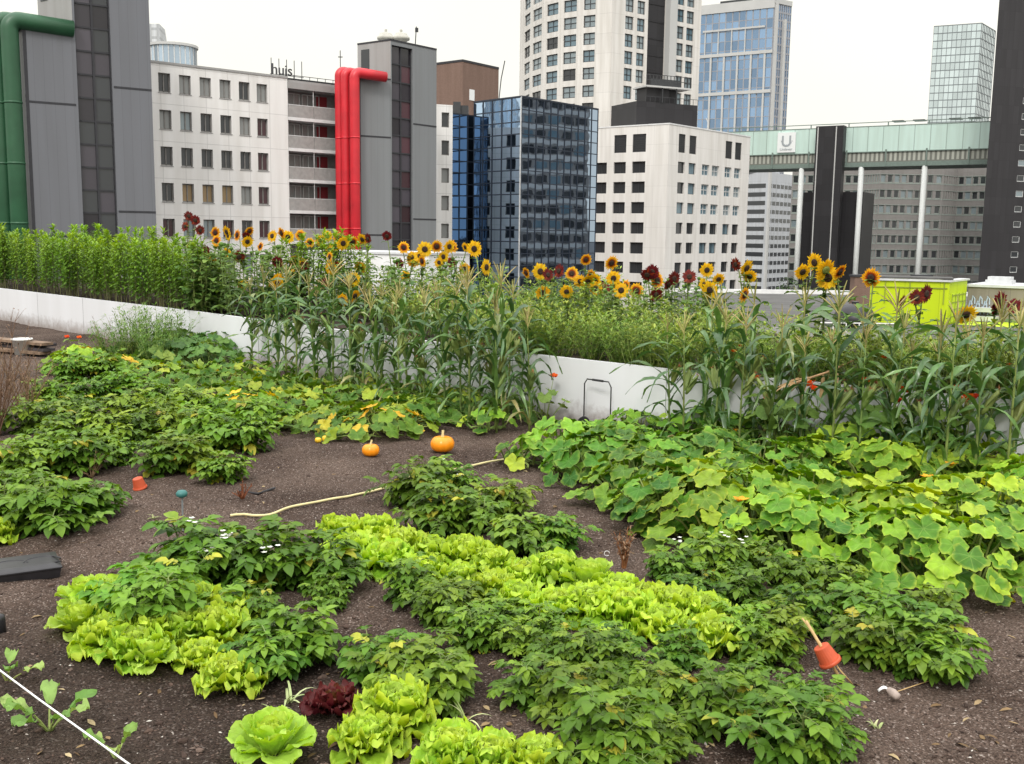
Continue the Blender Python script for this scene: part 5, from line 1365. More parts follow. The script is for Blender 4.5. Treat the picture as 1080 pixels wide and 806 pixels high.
def gallery():
    C1 = atz(362, 92, zB); F = Face(B1, B1 + dB * (C1 - B1).dot(dB)); W = F.L
    F = Face(B1, B1 + dB * (W + 1.5))
    r = bld('gallery_block', 'open access galleries with grey balustrades and red doors beside red ducts', 'gallery block', B1)
    Fb = Face(F.A - F.n * 1.7, F.B - F.n * 1.7)
    b = MB(); prism(b, [Fb.A, Fb.B] + back(Fb, 11), ZS, zB - .8); b.build('back_wall', [M_BACKWALL], r, r.location)
    zs = [F.z_(303.5, y) for y in (93, 126.5, 159, 192, 225)]; pit = (zs[0] - zs[-1]) / 4; zs += [zs[-1] - pit, zs[-1] - 2 * pit]
    rl = MB(); bxf(rl, F, 0.02, F.L, zs[0], zs[0] + .55, -1.7, .05); bxf(rl, F, 0.02, F.L, zs[0] + .55, zs[0] + .75, -1.0, -.1); rl.build('roof_slab', [M_LGREY], r, r.location)
    for z in zs[1:]:
        s_ = MB(); bxf(s_, F, .02, F.L, z, z + .28, -1.7, .04); s_.build('gallery_slab', [M_WHITEC], r, r.location)
        p = MB(); nb = 3
        for k in range(nb): bxf(p, F, .05 + (F.L - .1) * k / nb, (F.L - .1) * (k + 1) / nb, z + .30, z + 1.30, -.06, -.01)
        p.build('balustrade', [M_BALC], r, r.location)
        q = MB(); bxf(q, F, .02, F.L, z + 1.31, z + 1.38, -.07, .0)
        for k in range(nb + 1): bxf(q, F, (F.L - .1) * k / nb, (F.L - .1) * k / nb + .06, z + .28, z + pit, -.13, -.07)
        q.build('railing', [M_FRAMEL], r, r.location)
        for k in range(2):
            put_window(r, Fb, (.3 + k * 2.0, 2.1 + k * 2.0, z + 1.2, z + 2.55), 3, 1, .07, M_WINB, M_FRAMEL, -.03)
        d_ = MB(); u = F.u_(343.5, 120); bxf(d_, Fb, u, u + 1.1, z + .3, z + 2.5, 0, .06); d_.build('door', [M_REDDOOR], r, r.location)
    # roof rail
    q = MB(); z = zs[0] + .75
    for k in range(8): bxf(q, F, .3 + k * .8, .34 + k * .8, z, z + .55, -.9, -.86)
    for e in (.22, .5): bxf(q, F, .2, F.L, z + e, z + e + .05, -.9, -.86)
    bxf(q, F, .2, F.L * .7, z, z + .3, -1.6, -1.1)
    q.build('roof_railing', [M_FRAMED], r, r.location)
gallery()

# --- the two grey stair towers with ducts
def stair_tower(name, label, wing, core, side, z_wing, z_core, zseam_w, zseam_c, strip, mats, glassmats, pane_h, base):
    """wing, core = Face; side = plan point at the back end of the core's left side"""
    r = bld(name, label, 'stair tower', base)
    mw, mc, ms = mats
    b = MB(); prism(b, [wing.A, wing.B, wing.B - wing.n * 6, wing.A - wing.n * 6], ZS, z_wing); b.build('wing', [mw], r, r.location)
    u0, u1 = strip
    b = MB(); hole = (u0, u1, ZS, z_core - .35)
    wall_holes(b, core, ZS, z_core, [hole], .3)
    pts = [core.A, core.B, core.B - core.n * 7, side]
    prism(b, pts, ZS, z_core, (0, 3)); b.build('wall', [mc], r, r.location)
    b = MB(); l = (core.A - side).length; A, B = side, core.A
    b.face([(A.x, A.y, ZS), (B.x, B.y, ZS), (B.x, B.y, z_core), (A.x, A.y, z_core)], 0, .5, [(0, ZS), (l, ZS), (l, z_core), (0, z_core)]); b.build('side_wall', [ms], r, r.location)
    Fs = Face(side, core.A)
    b = MB(); bxf(b, Fs, .5, 1.5, z_core - 3.0, z_core - .5, .0, .05); b.build('window', [M_WIN], r, r.location)
    # glazed strip, one pane column each side of a mullion
    g1, mu = MB(), MB(); n = int((z_core - ZS) / pane_h)
    for k in range(n):
        z1 = z_core - .35 - k * pane_h
        for q in range(2):
            a0, a1 = u0 + (u1 - u0) * q / 2, u0 + (u1 - u0) * (q + 1) / 2
            g1.face([core.at(a0, z1 - pane_h, -.28), core.at(a1, z1 - pane_h, -.28), core.at(a1, z1, -.28), core.at(a0, z1, -.28)], 1 if (k % 2 == 1 and q == 1 or rnd() < .2) else 0, rnd())
        bxf(mu, core, u0, u1, z1 - .06, z1 + .06, -.3, -.2)
    for q in (0, 1, 2): u = u0 + (u1 - u0) * q / 2; bxf(mu, core, u - .07, u + .07, ZS, z_core - .36, -.3, -.18)
    g1.build('stair_glazing', list(glassmats), r, r.location); mu.build('mullion', [M_JOINT], r, r.location)
    j = MB()
    for z in zseam_w: bxf(j, wing, 0, wing.L, z - .07, z + .07, -.02, .02)
    for z in zseam_c: bxf(j, core, u1 + .1, core.L, z - .07, z + .07, -.02, .02)
    bxf(j, wing, 0, wing.L, z_wing, z_wing + .12, -.3, .04); bxf(j, core, 0, core.L, z_core, z_core + .14, -.3, .04); bxf(j, Fs, 0, Fs.L, z_core, z_core + .14, -.3, .04)
    bxf(j, wing, .02, .22, ZS, z_wing - .02, -.02, .025); 
    j.build('joint', [M_JOINT], r, r.location)
    return r
wA, wB = aty(23, 27.4, 72.2), aty(79.7, 100, 74.0)
cB = aty(160.2, 100, 77.0)
wingA = Face(wA, wB); coreA = Face(wB, cB)
zwA = wingA.z_(29, 27.4)
stair_tower('stair_tower', 'dark grey clad stair tower with green ducts and a glazed stair strip', wingA, coreA, coreA.A + V((-3.6, 2.9, 0)), zwA, 20.6,
            [wingA.z_(50, 108.5), wingA.z_(50, 108.5) - 9], [coreA.z_(140, 93.6), coreA.z_(140, 223.5)], (coreA.u_(80.2, 100) + .12, coreA.u_(118.8, 100)),
            (M_GREYCLAD, M_GREYCLAD, M_LGREY), (M_DKGLASS, M_WIN), 1.58, wA)
dA_ = aty(412, 42.8, 97); zcD = dA_.z
dS = atz(377, 47.5, zcD); dR = atz(460.5, 53, zcD)
wD = aty(378, 144, 95.3)
wingD = Face(wD, V((dA_.x, dA_.y, 0)) + V((0, -.05, 0))); coreD = Face(dA_, dR)
stair_tower('stair_tower', 'mid grey clad stair tower with red ducts and roof vents', wingD, coreD, V((dS.x, dS.y, 0)), wingD.z_(395, 83), zcD,
            [wingD.z_(400, 144.5), wingD.z_(400, 248)], [coreD.z_(450, 132.5), coreD.z_(450, 231.5)], (.12, coreD.u_(435, 130)),
            (M_GREYCLAD2, M_GREYCLAD2, M_LGREY), (M_DKGLASS, M_REDGLASS), 1.58, wD)
def duct(root, centre, r, z1, F, length, mat):
    """vertical duct with a smooth elbow running level along the facade"""
    b = MB(); c = V((centre.x, centre.y, 0)); R = r * 1.15
    P = [c + V((0, 0, ZS)), c + V((0, 0, z1 - 8)), c + V((0, 0, z1 - R - .01))]
    for k in range(1, 9):
        t = pi / 2 * k / 8; P.append(c + F.u * (R * (1 - cos(t))) + V((0, 0, z1 - R + R * sin(t))))
    P.append(c + F.u * length + V((0, 0, z1 - .15)))
    b.tube(P, r, 20)
    for z in range(-6, int(z1) - 1, 4):
        b.tube([c + V((0, 0, z)), c + V((0, 0, z + .14))], r * 1.04, 20)
    b.build('duct', [mat], root, root.location, smooth=False)
    me = root.children[-1].data
    for p_ in me.polygons: p_.use_smooth = len(p_.vertices) == 4
rp = bld('green_ducts', 'fat green ventilation ducts bending into the dark grey stair tower', 'ducts', wA)
yy = 71.8
for px in (14.5, 1.0, -13):
    c = aty(px, 120, yy); duct(rp, c, .56, aty(20, 12.5, yy).z - .5, wingA, 4.0, M_GREENPIPE); yy += .45
rp = bld('red_ducts', 'three bright red ventilation ducts bending into the mid grey stair tower', 'ducts', wD)
yy = 94.4
for px, dz in ((374.2, 0), (364.5, .05), (358.3, .1)):
    c = aty(px, 140, yy); duct(rp, c, .45 if dz < .04 else .40, aty(390, 71.0, yy).z - .45 + dz, wingD, 3.0 if dz == 0 else 2.0, M_REDPIPE); yy += .5
def vents():
    for px, s, lab in ((407, 1.0, 'squat mushroom roof vent on the grey tower, farther from the antenna'), (423, 1.0, 'squat mushroom roof vent on the grey tower, nearer the antenna')):
        p = aty(px, 44, 100); r = thing('roof_vent', lab, 'roof vent', (p.x, p.y, zcD + .1), 0, 'roof vents')
        b = MB(); b.lathe([(.45, -.1), (.45, .3), (.8, .5), (.82, .7), (.7, .75), (.55, 1.05), (.2, 1.15)], 16); b.build('cowl', [M_VENT], r, smooth=True)
        b = MB(); b.lathe([(.12, 1.1), (.12, 1.4), (.05, 1.45)], 8); b.build('cap', [M_VENT], r)
    p = aty(438, 47, 100); b = MB(); b.tube([(0, 0, 0), (.1, 0, 1.7)], .05, 5); b.box((-.02, 0, 1.2), (.3, 0, 0), (0, .04, 0), (0, 0, .4)); o = b.build('antenna', [M_FRAMED]); o.location = (p.x, p.y, zcD + .1); tag(o, 'small antenna mast on the grey tower beside the vents', 'antenna')
    p = aty(359, 68, 96); b = MB(); b.tube([(0, 0, -1), (0, 0, 1.2)], .04, 5); b.box((-.2, 0, .6), (.4, 0, 0), (0, .05, 0), (0, 0, .08)); o = b.build('antenna', [M_FRAMED]); o.location = p; tag(o, 'short antenna mast rising behind the tops of the red ducts', 'antenna')
vents()

# --- narrow white end block, brown brick block
zF = zB
fA, fB = atz(452, 109.5, zF), atz(477.5, 111, zF)
def end_block():
    F = Face(fA, fB); r = bld('office_block', 'narrow white end block with one window column beside the blue glass block', 'office block', fA)
    zt = [F.z_(470, y) for y in (118.8, 148.3, 177.5, 206.6, 236, 264)]; hh = zt[0] - F.z_(470, 134.5); u0, u1 = F.u_(465.8, 125), F.u_(473.8, 125)
    holes = [(u0, u1, z - hh, z) for z in zt + [zt[-1] - 3.1]]
    Fs = Face(F.B, F.B + F.B.normalized() * 26 + V((-.15, 0, 0)))
    hs = []
    for k in range(6):
        for z in zt + [zt[-1] - 3.1]: hs.append((2 + k * 3.2, 3.2 + k * 3.2, z - hh, z))
    b = MB(); wall_holes(b, F, ZS, zF, holes, .25); wall_holes(b, Fs, ZS, zF, hs, .25)
    prism(b, [F.A, F.B, Fs.B, F.A + (Fs.B - F.B)], ZS, zF, (0, 1)); b.build('wall', [M_WHITECON], r, r.location)
    for h in holes: put_window(r, F, h, 1, 1, .09, M_WIN if rnd() < .6 else M_WINB, M_FRAME)
    for h in hs: put_window(r, Fs, h, 2, 1, .09, M_WIN, M_FRAME)
end_block()
def brown_block():
    c = aty(488, 65, 150); z = c.z; a, d_ = atz(452, 69.5, z), atz(526, 73.3, z)
    F1, F2 = Face(a, c), Face(c, d_); r = bld('brick_block', 'plain brown brick block rising behind the grey stair tower', 'building', a)
    b = MB(); prism(b, [F1.A, F1.B, F2.B, F2.B + V((-6, 14, 0))], ZS, z); b.build('wall', [M_BROWN], r, r.location)
    b = MB(); bxf(b, F1, 0, F1.L, z, z + .3, -.3, .06); bxf(b, F2, 0, F2.L, z, z + .3, -.3, .06); b.build('coping', [M_JOINT], r, r.location)
    b = MB(); u = F2.u_(495, 100); bxf(b, F2, u, u + 1.1, F2.z_(497, 106), F2.z_(497, 94.5), 0, .06); b.build('door', [M_SIGN], r, r.location)
    p = aty(526, 100, 140); b = MB(); b.tube([(0, 0, -1), (.3, 0, 2), (.75, 0, 4.3)], .07, 5); o = b.build('roof_mast', [M_FRAMED]); o.location = p; tag(o, 'thin leaning mast on the roof beside the brown brick block', 'mast')
brown_block()

# --- blue glass block
def glass_block():
    c = aty(550.3, 102.4, 125); z = c.z; a, d_ = atz(500, 108.6, z), atz(631, 116, z)
    F1, F2 = Face(a, c), Face(c, d_); r = bld('glass_block', 'dark blue mirror glass office block with a gridded corner', 'office block', a)
    curtain(r, F1, ZS, z, 1.55, 1.40, M_BLUEGL, M_MULL, .13, .07, .001)
    curtain(r, F2, ZS, z, 1.42, 1.40, M_BLUEGLD, M_MULL, .10, .07, .0008)
    b = MB(); P = [F1.A, F1.B, F2.B, F2.B + F1.A - F1.B]; prism(b, P, ZS, z + .05, (0, 1)); b.build('roof', [M_DARKROOF], r, r.location)
    b = MB(); b.box(F1.at(F1.L - .12, ZS, .10), F1.u * .14, -F1.n * .14, V((0, 0, z - ZS + .1)))
    b.build('corner_trim', [M_FRAMEL], r, r.location)
    b = MB(); bxf(b, F1, 0, F1.L, z, z + .16, -.2, .10); bxf(b, F2, 0, F2.L, z, z + .16, -.2, .10); b.build('coping', [M_MULL], r, r.location)
    # lower inset bay at the left
    i0 = atz(476, 118.2, z - 1.3); i1 = V((F1.A.x, F1.A.y, 0)) + V((.2, 1.2, 0)); i1 = aty(502, 119.8, F1.A.y + 1.0)
    F3 = Face(i0, i1); curtain(r, F3, ZS, z - 1.5, 1.2, 1.40, M_BLUEGLN, M_MULL, .13, .06, .003)
    b = MB(); prism(b, [F3.A, F3.B, F3.B + V((0, 10, 0)), F3.A + V((0, 10, 0))], ZS, z - 1.4, (0,)); b.build('bay_roof', [M_DARKROOF], r, r.location)
    b = MB(); q = F3.at(1.0, z - 1.4, -1.5); b.box(q, (2.2, 0, 0), (0, 2, 0), (0, 0, 1.1)); b.box(q + V((.4, -.3, 0)), (.9, 0, 0), (0, .25, 0), (0, 0, 1.5)); b.build('roof_plant', [M_FRAMED], r, r.location)
glass_block()
def far_slab():
    r = bld('slab_block', 'dark ribbon window office slab mirrored in the smoky glass', 'office block', (92, 122))
    F = Face(V((107, 158, 0)), V((98, 108, 0)))
    b = MB(); prism(b, [F.A, F.B, F.B + V((14, 0, 0)), F.A + V((14, 0, 0))], ZS, 34); b.build('wall', [M_NBRICK], r, r.location)
    for k in range(15):
        z = 31 - k * 3.2; m_ = MB(); 
        bxf(m_, F, .4, F.L - .4, z, z + .9, .01, .08); m_.build('ledge', [M_FIN], r, r.location)
        w_ = MB()
        for q in range(15): bxf(w_, F, .8 + q * 3.1, 3.2 + q * 3.1, z + 1.2, z + 2.8, .01, .05, rnd() < .25)
        w_.build('window_band', [M_WIN, M_WINBL], r, r.location)
far_slab()

# --- tall cream tower with a rounded side
def cream_tower():
    z1 = 62
    def pt(px, Y): p = aty(px, 60, Y); return V((p.x, p.y, 0))
    P = [pt(548.5, 207), pt(559.8, 199.5), pt(573, 194.5), pt(591, 191), pt(609, 188.8), pt(644.5, 185.5)]
    R_ = pt(738, 199.5)
    r = bld('tower_block', 'tall cream concrete tower with a rounded flank and a dark recessed strip', 'tower', P[0])
    b = MB()
    rows_ = (16.4, 34.8, 53, 71.3, 89.9, 108.5)
    F4 = Face(P[4], P[5]); zt = [F4.z_(620, y) for y in rows_]; hh = zt[0] - F4.z_(620, 29); pit = (zt[0] - zt[-1]) / 5
    zt = [zt[0] + pit * k for k in range(9, 0, -1)] + zt + [zt[-1] - pit * k for k in (1, 2)]
    colpx = [(553, 558.8), (561.8, 570.8), (576.3, 588), (594, 607.3), (614.8, 627)]
    for i in range(5):
        F = Face(P[i], P[i + 1]); u0, u1 = [F.u_(q, 60) for q in colpx[i]]; hs = [(u0, u1, z - hh, z) for z in zt]
        wall_holes(b, F, ZS, z1, hs, .3)
        for h in hs:
            if h[3] > 60: continue
            put_window(r, F, h, 2, 2, .13, M_WINL if rnd() < .45 else (M_WINBL if rnd() < .7 else M_WIN), M_FRAMED, .28)
    F = Face(P[5], R_)
    zr = [F.z_(662, y) for y in (17, 35.7, 54, 72, 90.8, 109.8)]; hr = zr[0] - F.z_(662, 31); pr = (zr[0] - zr[-1]) / 5; zr = [zr[0] + pr * k for k in range(9, 0, -1)] + zr
    hs = []
    for a0, a1 in ((658.5, 667), (671, 679), (712, 720), (723, 730.5)):
        for z in zr: hs.append((F.u_(a0, 60), F.u_(a1, 60), z - hr, z))
    s0, s1, s2 = F.u_(682.3, 60), F.u_(700.8, 60), F.u_(708.5, 60)
    hs2 = [(s0, s1, ZS, z1 - 2)]
    wall_holes(b, F, ZS, z1, hs + hs2, .3)
    for h in hs:
        if h[3] > 60: continue
        put_window(r, F, h, 2, 2, .13, M_WINL if rnd() < .5 else M_WINBL, M_FRAMED, .28)
    bk = [R_ + V((-8, 30, 0)), P[0] + V((0, 22, 0))]
    prism(b, P + [R_] + bk, ZS, z1, (0, 1, 2, 3, 4, 5)); b.build('wall', [M_CREAM2], r, r.location)
    st = MB(); 
    st.face([F.at(s0, ZS, -.28), F.at(s1, ZS, -.28), F.at(s1, z1 - 2, -.28), F.at(s0, z1 - 2, -.28)], 0, .5, [(0, 0), (3, 0), (3, 60), (0, 60)])
    for z in zr: bxf(st, F, s0 + .2, s1 - .2, z - .1, z + .1, -.27, -.2)
    st.build('dark_strip', [M_BLACKCLAD], r, r.location)
    p = MB(); bxf(p, F, s1 + .02, s2, ZS, z1, .0, 1.1); p.build('pilaster', [M_FIN], r, r.location)
    return F
cream_tower()

# --- white block with dark square windows
def cream_block():
    c = aty(706, 131, 165); z1 = c.z; a, d_ = atz(622, 136, z1), atz(791.5, 145, z1)
    F1, F2 = Face(a, c), Face(c, d_); r = bld('office_block', 'off white concrete block with dark square windows before the tall cream tower', 'office block', a)
    hs, info = [], []
    zt1 = [F1.z_(654, y) for y in (142.5, 171, 192, 213.3, 234.5, 255.4, 276)]; pit = (zt1[1] - zt1[6]) / 5; zt1.append(zt1[-1] - pit)
    h0 = zt1[0] - F1.z_(654, 161.3); h1 = zt1[1] - F1.z_(654, 183)
    for ci, (x0, x1) in enumerate(((628.6, 640.4), (647.6, 660.4), (667, 681))):
        for ri, z in enumerate(zt1):
            if ci == 0 and ri == 0: continue
            hs.append((F1.u_(x0, 160), F1.u_(x1, 160), z - (h0 if ri == 0 else h1), z)); info.append((0, ci, ri))
    hs2, info2 = [], []
    z2 = [F2.z_(720, y) for y in (141.6, 171, 192.6, 213.8, 235, 256, 277)]; z2.append(z2[-1] - pit); k0 = z2[0] - F2.z_(720, 161.3); k1 = z2[1] - F2.z_(720, 183)
    top = {0: (717, 724), 1: (727.6, 734.8), 4: (766.3, 772.5), 5: (776.2, 782.5)}
    low = {0: (715, 722.2), 1: (726.4, 733.8), 2: (740.5, 748.2), 3: (751, 758.6), 4: (764.6, 771.6), 5: (774.7, 781.4)}
    for ri, z in enumerate(z2):
        for ci in range(6):
            if ri == 0 and ci not in top: continue
            x0, x1 = low[ci]; hs2.append((F2.u_(x0, 176), F2.u_(x1, 176), z - (k0 if ri == 0 else k1), z)); info2.append((ci, ri))
    b = MB(); wall_holes(b, F1, ZS, z1, hs, .35); wall_holes(b, F2, ZS, z1, hs2, .35)
    prism(b, [F1.A, F1.B, F2.B, F2.B + F1.A - F1.B], ZS, z1, (0, 1)); b.build('wall', [M_CREAM], r, r.location)
    for h, (s_, ci, ri) in zip(hs, info): put_window(r, F1, h, 2, 1, .08, M_WIN, M_FRAMED, .33) if ri else put_window(r, F1, h, 1, 8, .06, M_FRAMED, M_FRAMED, .2, 'louvre')
    for h, (ci, ri) in zip(hs2, info2):
        if ri == 0: put_window(r, F2, h, 1, 8, .06, M_FRAMED, M_FRAMED, .2, 'louvre')
        elif ci >= 2 and 1 <= ri <= 3: put_window(r, F2, h, 2, 2, .14, M_WINBL if rnd() < .7 else M_WINL, M_FRAMEL, .3)
        else: put_window(r, F2, h, 2 if ci >= 2 else 1, 1, .09, M_WIN if rnd() < .8 else M_WINBL, M_FRAMED, .33)
    b = MB(); bxf(b, F1, 0, F1.L, z1, z1 + .2, -.5, .07); bxf(b, F2, 0, F2.L, z1, z1 + .2, -.5, .07); b.build('coping', [M_WHITEC], r, r.location)
    # roof plant room with a railed platform
    pr = thing('plant_room', 'black roof plant room with a railed steel platform on the off white block', 'plant room', (c.x, c.y + 6, z1))
    A = aty(671, 130, 172); B_ = aty(735, 135, 177); zt = aty(671, 106.5, 172).z; Fp = Face(A, B_)
    b = MB(); prism(b, [Fp.A, Fp.B] + back(Fp, 8), z1 - .3, zt); b.build('wall', [M_BLACKCLAD], pr, pr.location)
    b = MB(); za = aty(690, 92, 175).z; zb = aty(690, 80.5, 175).z
    u0, u1 = Fp.u_(681, 92), Fp.u_(728, 92)
    bxf(b, Fp, u0, u1, za - .25, za, -4, 0.3); b.build('platform', [M_FIN], pr, pr.location)
    b = MB(); bxf(b, Fp, u0 + .5, u0 + 4.8, zt, za - .25, -3.5, -.5); bxf(b, Fp, Fp.u_(697, 92), Fp.u_(717, 92), zt, za - .3, -4, -1); b.build('shaft', [M_BLACKCLAD], pr, pr.location)
    b = MB()
    for k in range(14): u = u0 + (u1 - u0) * k / 13; bxf(b, Fp, u - .04, u + .04, za, zb, .15, .25)
    bxf(b, Fp, u0, u1, zb - .08, zb, .14, .26); bxf(b, Fp, u0, u1, (za + zb) / 2 - .04, (za + zb) / 2 + .04, .14, .26)
    bxf(b, Fp, Fp.u_(697, 92), u1, za, zb - .1, -3.0, -2.9)
    for q in (698, 713): u = Fp.u_(q, 92); bxf(b, Fp, u, u + .18, zt, za, .0, .18)
    for k in range(12): u = u0 + (Fp.L - u0) * k / 11; bxf(b, Fp, u - .03, u + .03, zt, zt + .9, .0, .05)
    bxf(b, Fp, u0, Fp.L, zt + .85, zt + .92, .0, .06)
    b.build('railing', [M_FRAMED], pr, pr.location)
    p = aty(746, 138, 176); b = MB(); b.tube([(0, 0, 0), (0, 0, 1.6), (-.3, 0, 2.2)], .06, 5); o = b.build('roof_pipe', [M_FRAMEL]); o.location = (p.x, p.y, z1); tag(o, 'small bent vent pipe on the roof beside the black plant room', 'pipe')
cream_block()

# --- blue skyscraper
def blue_tower():
    c = aty(817, -2, 470); z1 = c.z; a, d_ = atz(738.5, 6.5, z1), atz(835, 2, z1)
    F1, F2 = Face(a, c), Face(c, d_); r = bld('skyscraper', 'tall blue glass skyscraper with pale vertical fins', 'skyscraper', a)
    zc = F1.z_(780, 12); zm = F1.z_(780, 57); zl = F1.z_(780, 98)
    curtain(r, F1, ZS, zc, 3.0, 4.2, M_SKYBLUE, M_GREYFIN, .55, .10, .004, mz=.55)
    b = MB(); n = round(F1.L / 3.0)
    for k in range(0, n + 1, 2):
        u = F1.L * k / n; bxf(b, F1, max(0, u - .42), min(F1.L, u + .42), ZS, zm + (0 if k < n * .85 else 0), .1, .6)
    for k in range(1, n - 2, 2):
        u = F1.L * k / n; bxf(b, F1, u - .25, u + .25, zm, F1.z_(780, 30), .1, .5)
    for z in (zm, zl): bxf(b, F1, -.2, F1.L + .2, z - .7, z + .7, .05, .75)
    bxf(b, F1, F1.u_(742, 28), F1.u_(807, 28), F1.z_(780, 31.5), F1.z_(780, 29.5), .1, .6)
    bxf(b, F1, -.3, F1.L + .3, zc, z1, -1, .6); bxf(b, F2, -.3, F2.L, zc + 2, z1, -1, .5)
    b.build('fin', [M_FIN], r, r.location)
    curtain(r, F2, ZS, zc + 2, 1.5, 3.4, M_SKYBLUE, M_GREYFIN, .6, .2, .003, mz=1.3)
    b = MB(); bxf(b, F2, 0.3, 2.1, ZS, z1 - .5, .1, .8); bxf(b, F2, F2.L * .5, F2.L * .62, ZS, zm + 14, .1, 1.4); b.build('side_pier', [M_FIN], r, r.location)
    b = MB(); prism(b, [F1.A, F1.B, F2.B, F2.B + F1.A - F1.B], ZS, z1 + .05, (0, 1)); b.build('roof', [M_GREYFIN], r, r.location)
    b = MB(); q = F1.at(6, z1 + .05, -9); b.box(q, F1.u * 14, -F1.n * 5, V((0, 0, 3))); b.build('roof_plant', [M_FRAMED], r, r.location)
blue_tower()

# --- glazed office bridge on white columns
zK = aty(1043, 128.5, 205).z
kA, kB = atz(790, 139, zK), atz(1046, 128.5, zK)
FK = Face(kA - (kB - kA).normalized() * 14, kB + (kB - kA).normalized() * 8)
def bridge():
    F = FK; r = bld('bridge_building', 'long mint glazed office bridge carried high on slender white columns', 'bridge building', F.A)
    z_b = F.z_(920, 176); z_m = F.z_(920, 171.2); z_g = F.z_(920, 160.2)
    b = MB(); bxf(b, F, 0, F.L, z_g, zK, -11, 0); b.build('glazed_wall', [M_MINT], r, r.location)
    b = MB(); bxf(b, F, 0, F.L, z_m, z_g - .01, -11, -.15); b.build('panel_band', [M_CREAMBAND], r, r.location)
    b = MB(); bxf(b, F, 0, F.L, z_b, z_m - .01, -11, .1); bxf(b, F, 0, F.L, z_g - .12, z_g + .05, -.1, .12)
    n = 9
    for k in range(n): u = F.L * (k + .5) / n; bxf(b, F, u - .15, u + .15, z_b, z_g + .4, .1, .25); bxf(b, F, u - .1, u + .1, zK, zK + .9, -.6, -.4)
    bxf(b, F, 0, F.L, zK + .8, zK + .95, -.62, -.42); bxf(b, F, 0, F.L, zK, zK + .15, -.8, .05)
    b.build('steel_frame', [M_MINTG], r, r.location)
    for k in range(4): 
        b = MB(); u = F.u_((940, 962, 1000, 1020)[k], 130); bxf(b, F, u, u + 2.2, zK + .9, zK + 1.1, -3, -.5)
        b.build('roof_bracket', [M_FRAMED], r, r.location)
    for px in (845, 908, 975, 776):
        c = F.at(F.u_(px, 177), 0, -.4); b = MB(); b.tube([(c.x, c.y, ZS), (c.x, c.y, z_b + .02)], .55, 14); b.build('column', [M_WHITECOL], r, r.location, smooth=True)
    # white sign panel with a grey letter mark
    s = thing('wall_sign', 'square white sign with a grey letter U mark on the mint bridge', 'sign', F.at(F.u_(830, 150), F.z_(830, 161), .03))
    w = F.u_(840, 150) - F.u_(821, 150); h = F.z_(830, 139) - F.z_(830, 160)
    b = MB(); b.box(F.u * (-w / 2) + F.n * .35 , F.u * w, -F.n * .33, V((0, 0, h))); b.build('board', [M_SIGN], s)
    cu = []
    for body, size, dz in (('U', h * .78, h * .30), ('Unilever', h * .19, h * .10)):
        c_ = bpy.data.curves.new('txt', 'FONT'); c_.body = body; c_.size = size; c_.extrude = .03; c_.align_x = 'CENTER'; c_.offset = size * .012 if body == 'U' else 0
        o = bpy.data.objects.new('txt_tmp', c_); COL.objects.link(o)
        me = bpy.data.meshes.new_from_object(o.evaluated_get(bpy.context.evaluated_depsgraph_get())); bpy.data.objects.remove(o)
        me.materials.clear(); me.materials.append(M_LOGO)
        link('lettering', me, s, Matrix.Translation(F.n * .38 + V((0, 0, dz))) @ Matrix.Rotation(F.rz, 4, 'Z') @ Matrix.Rotation(pi / 2, 4, 'X'))
    b = MB()   # the leafy strokes around the letter
    for k in range(9):
        t = pi * (1.08 + .84 * k / 8); q = F.u * (w * .30 * cos(t)) + V((0, 0, h * .58 + h * .26 * sin(t))) + F.n * .37
        b.box(q, F.u * .12, -F.n * .03, V((0, 0, .35)))
    b.build('emblem', [M_LOGO], s)
    # black lift tower before the bridge and the lower black block
    Fl = Face(F.at(F.u_(863.5, 150), 0, 2.5), F.at(F.u_(892.5, 150), 0, 2.5)); zt = F.z_(878, 134)
    t = bld('lift_tower', 'glossy black lift tower standing before the mint bridge', 'lift tower', Fl.A)
    b = MB(); prism(b, [Fl.A, Fl.B] + back(Fl, 2.2), ZS, zt); b.build('wall', [M_BLACKCLAD], t, t.location)
    b = MB()
    for e in (.06, .72): bxf(b, Fl, Fl.L * e, Fl.L * e + .22, ZS, zt - .2, 0, .05)
    b.build('trim', [M_FIN], t, t.location)
    Fb = Face(F.at(F.u_(843, 203), 0, -3), F.at(F.u_(907, 203), 0, -3)); zb2 = Fb.z_(850, 203)
    t = bld('black_block', 'plain black clad block below the mint bridge, behind the white columns', 'building', Fb.A)
    b = MB(); prism(b, [Fb.A, Fb.B] + back(Fb, 10), ZS, zb2); b.build('wall', [M_BLACKCLAD], t, t.location)
bridge()

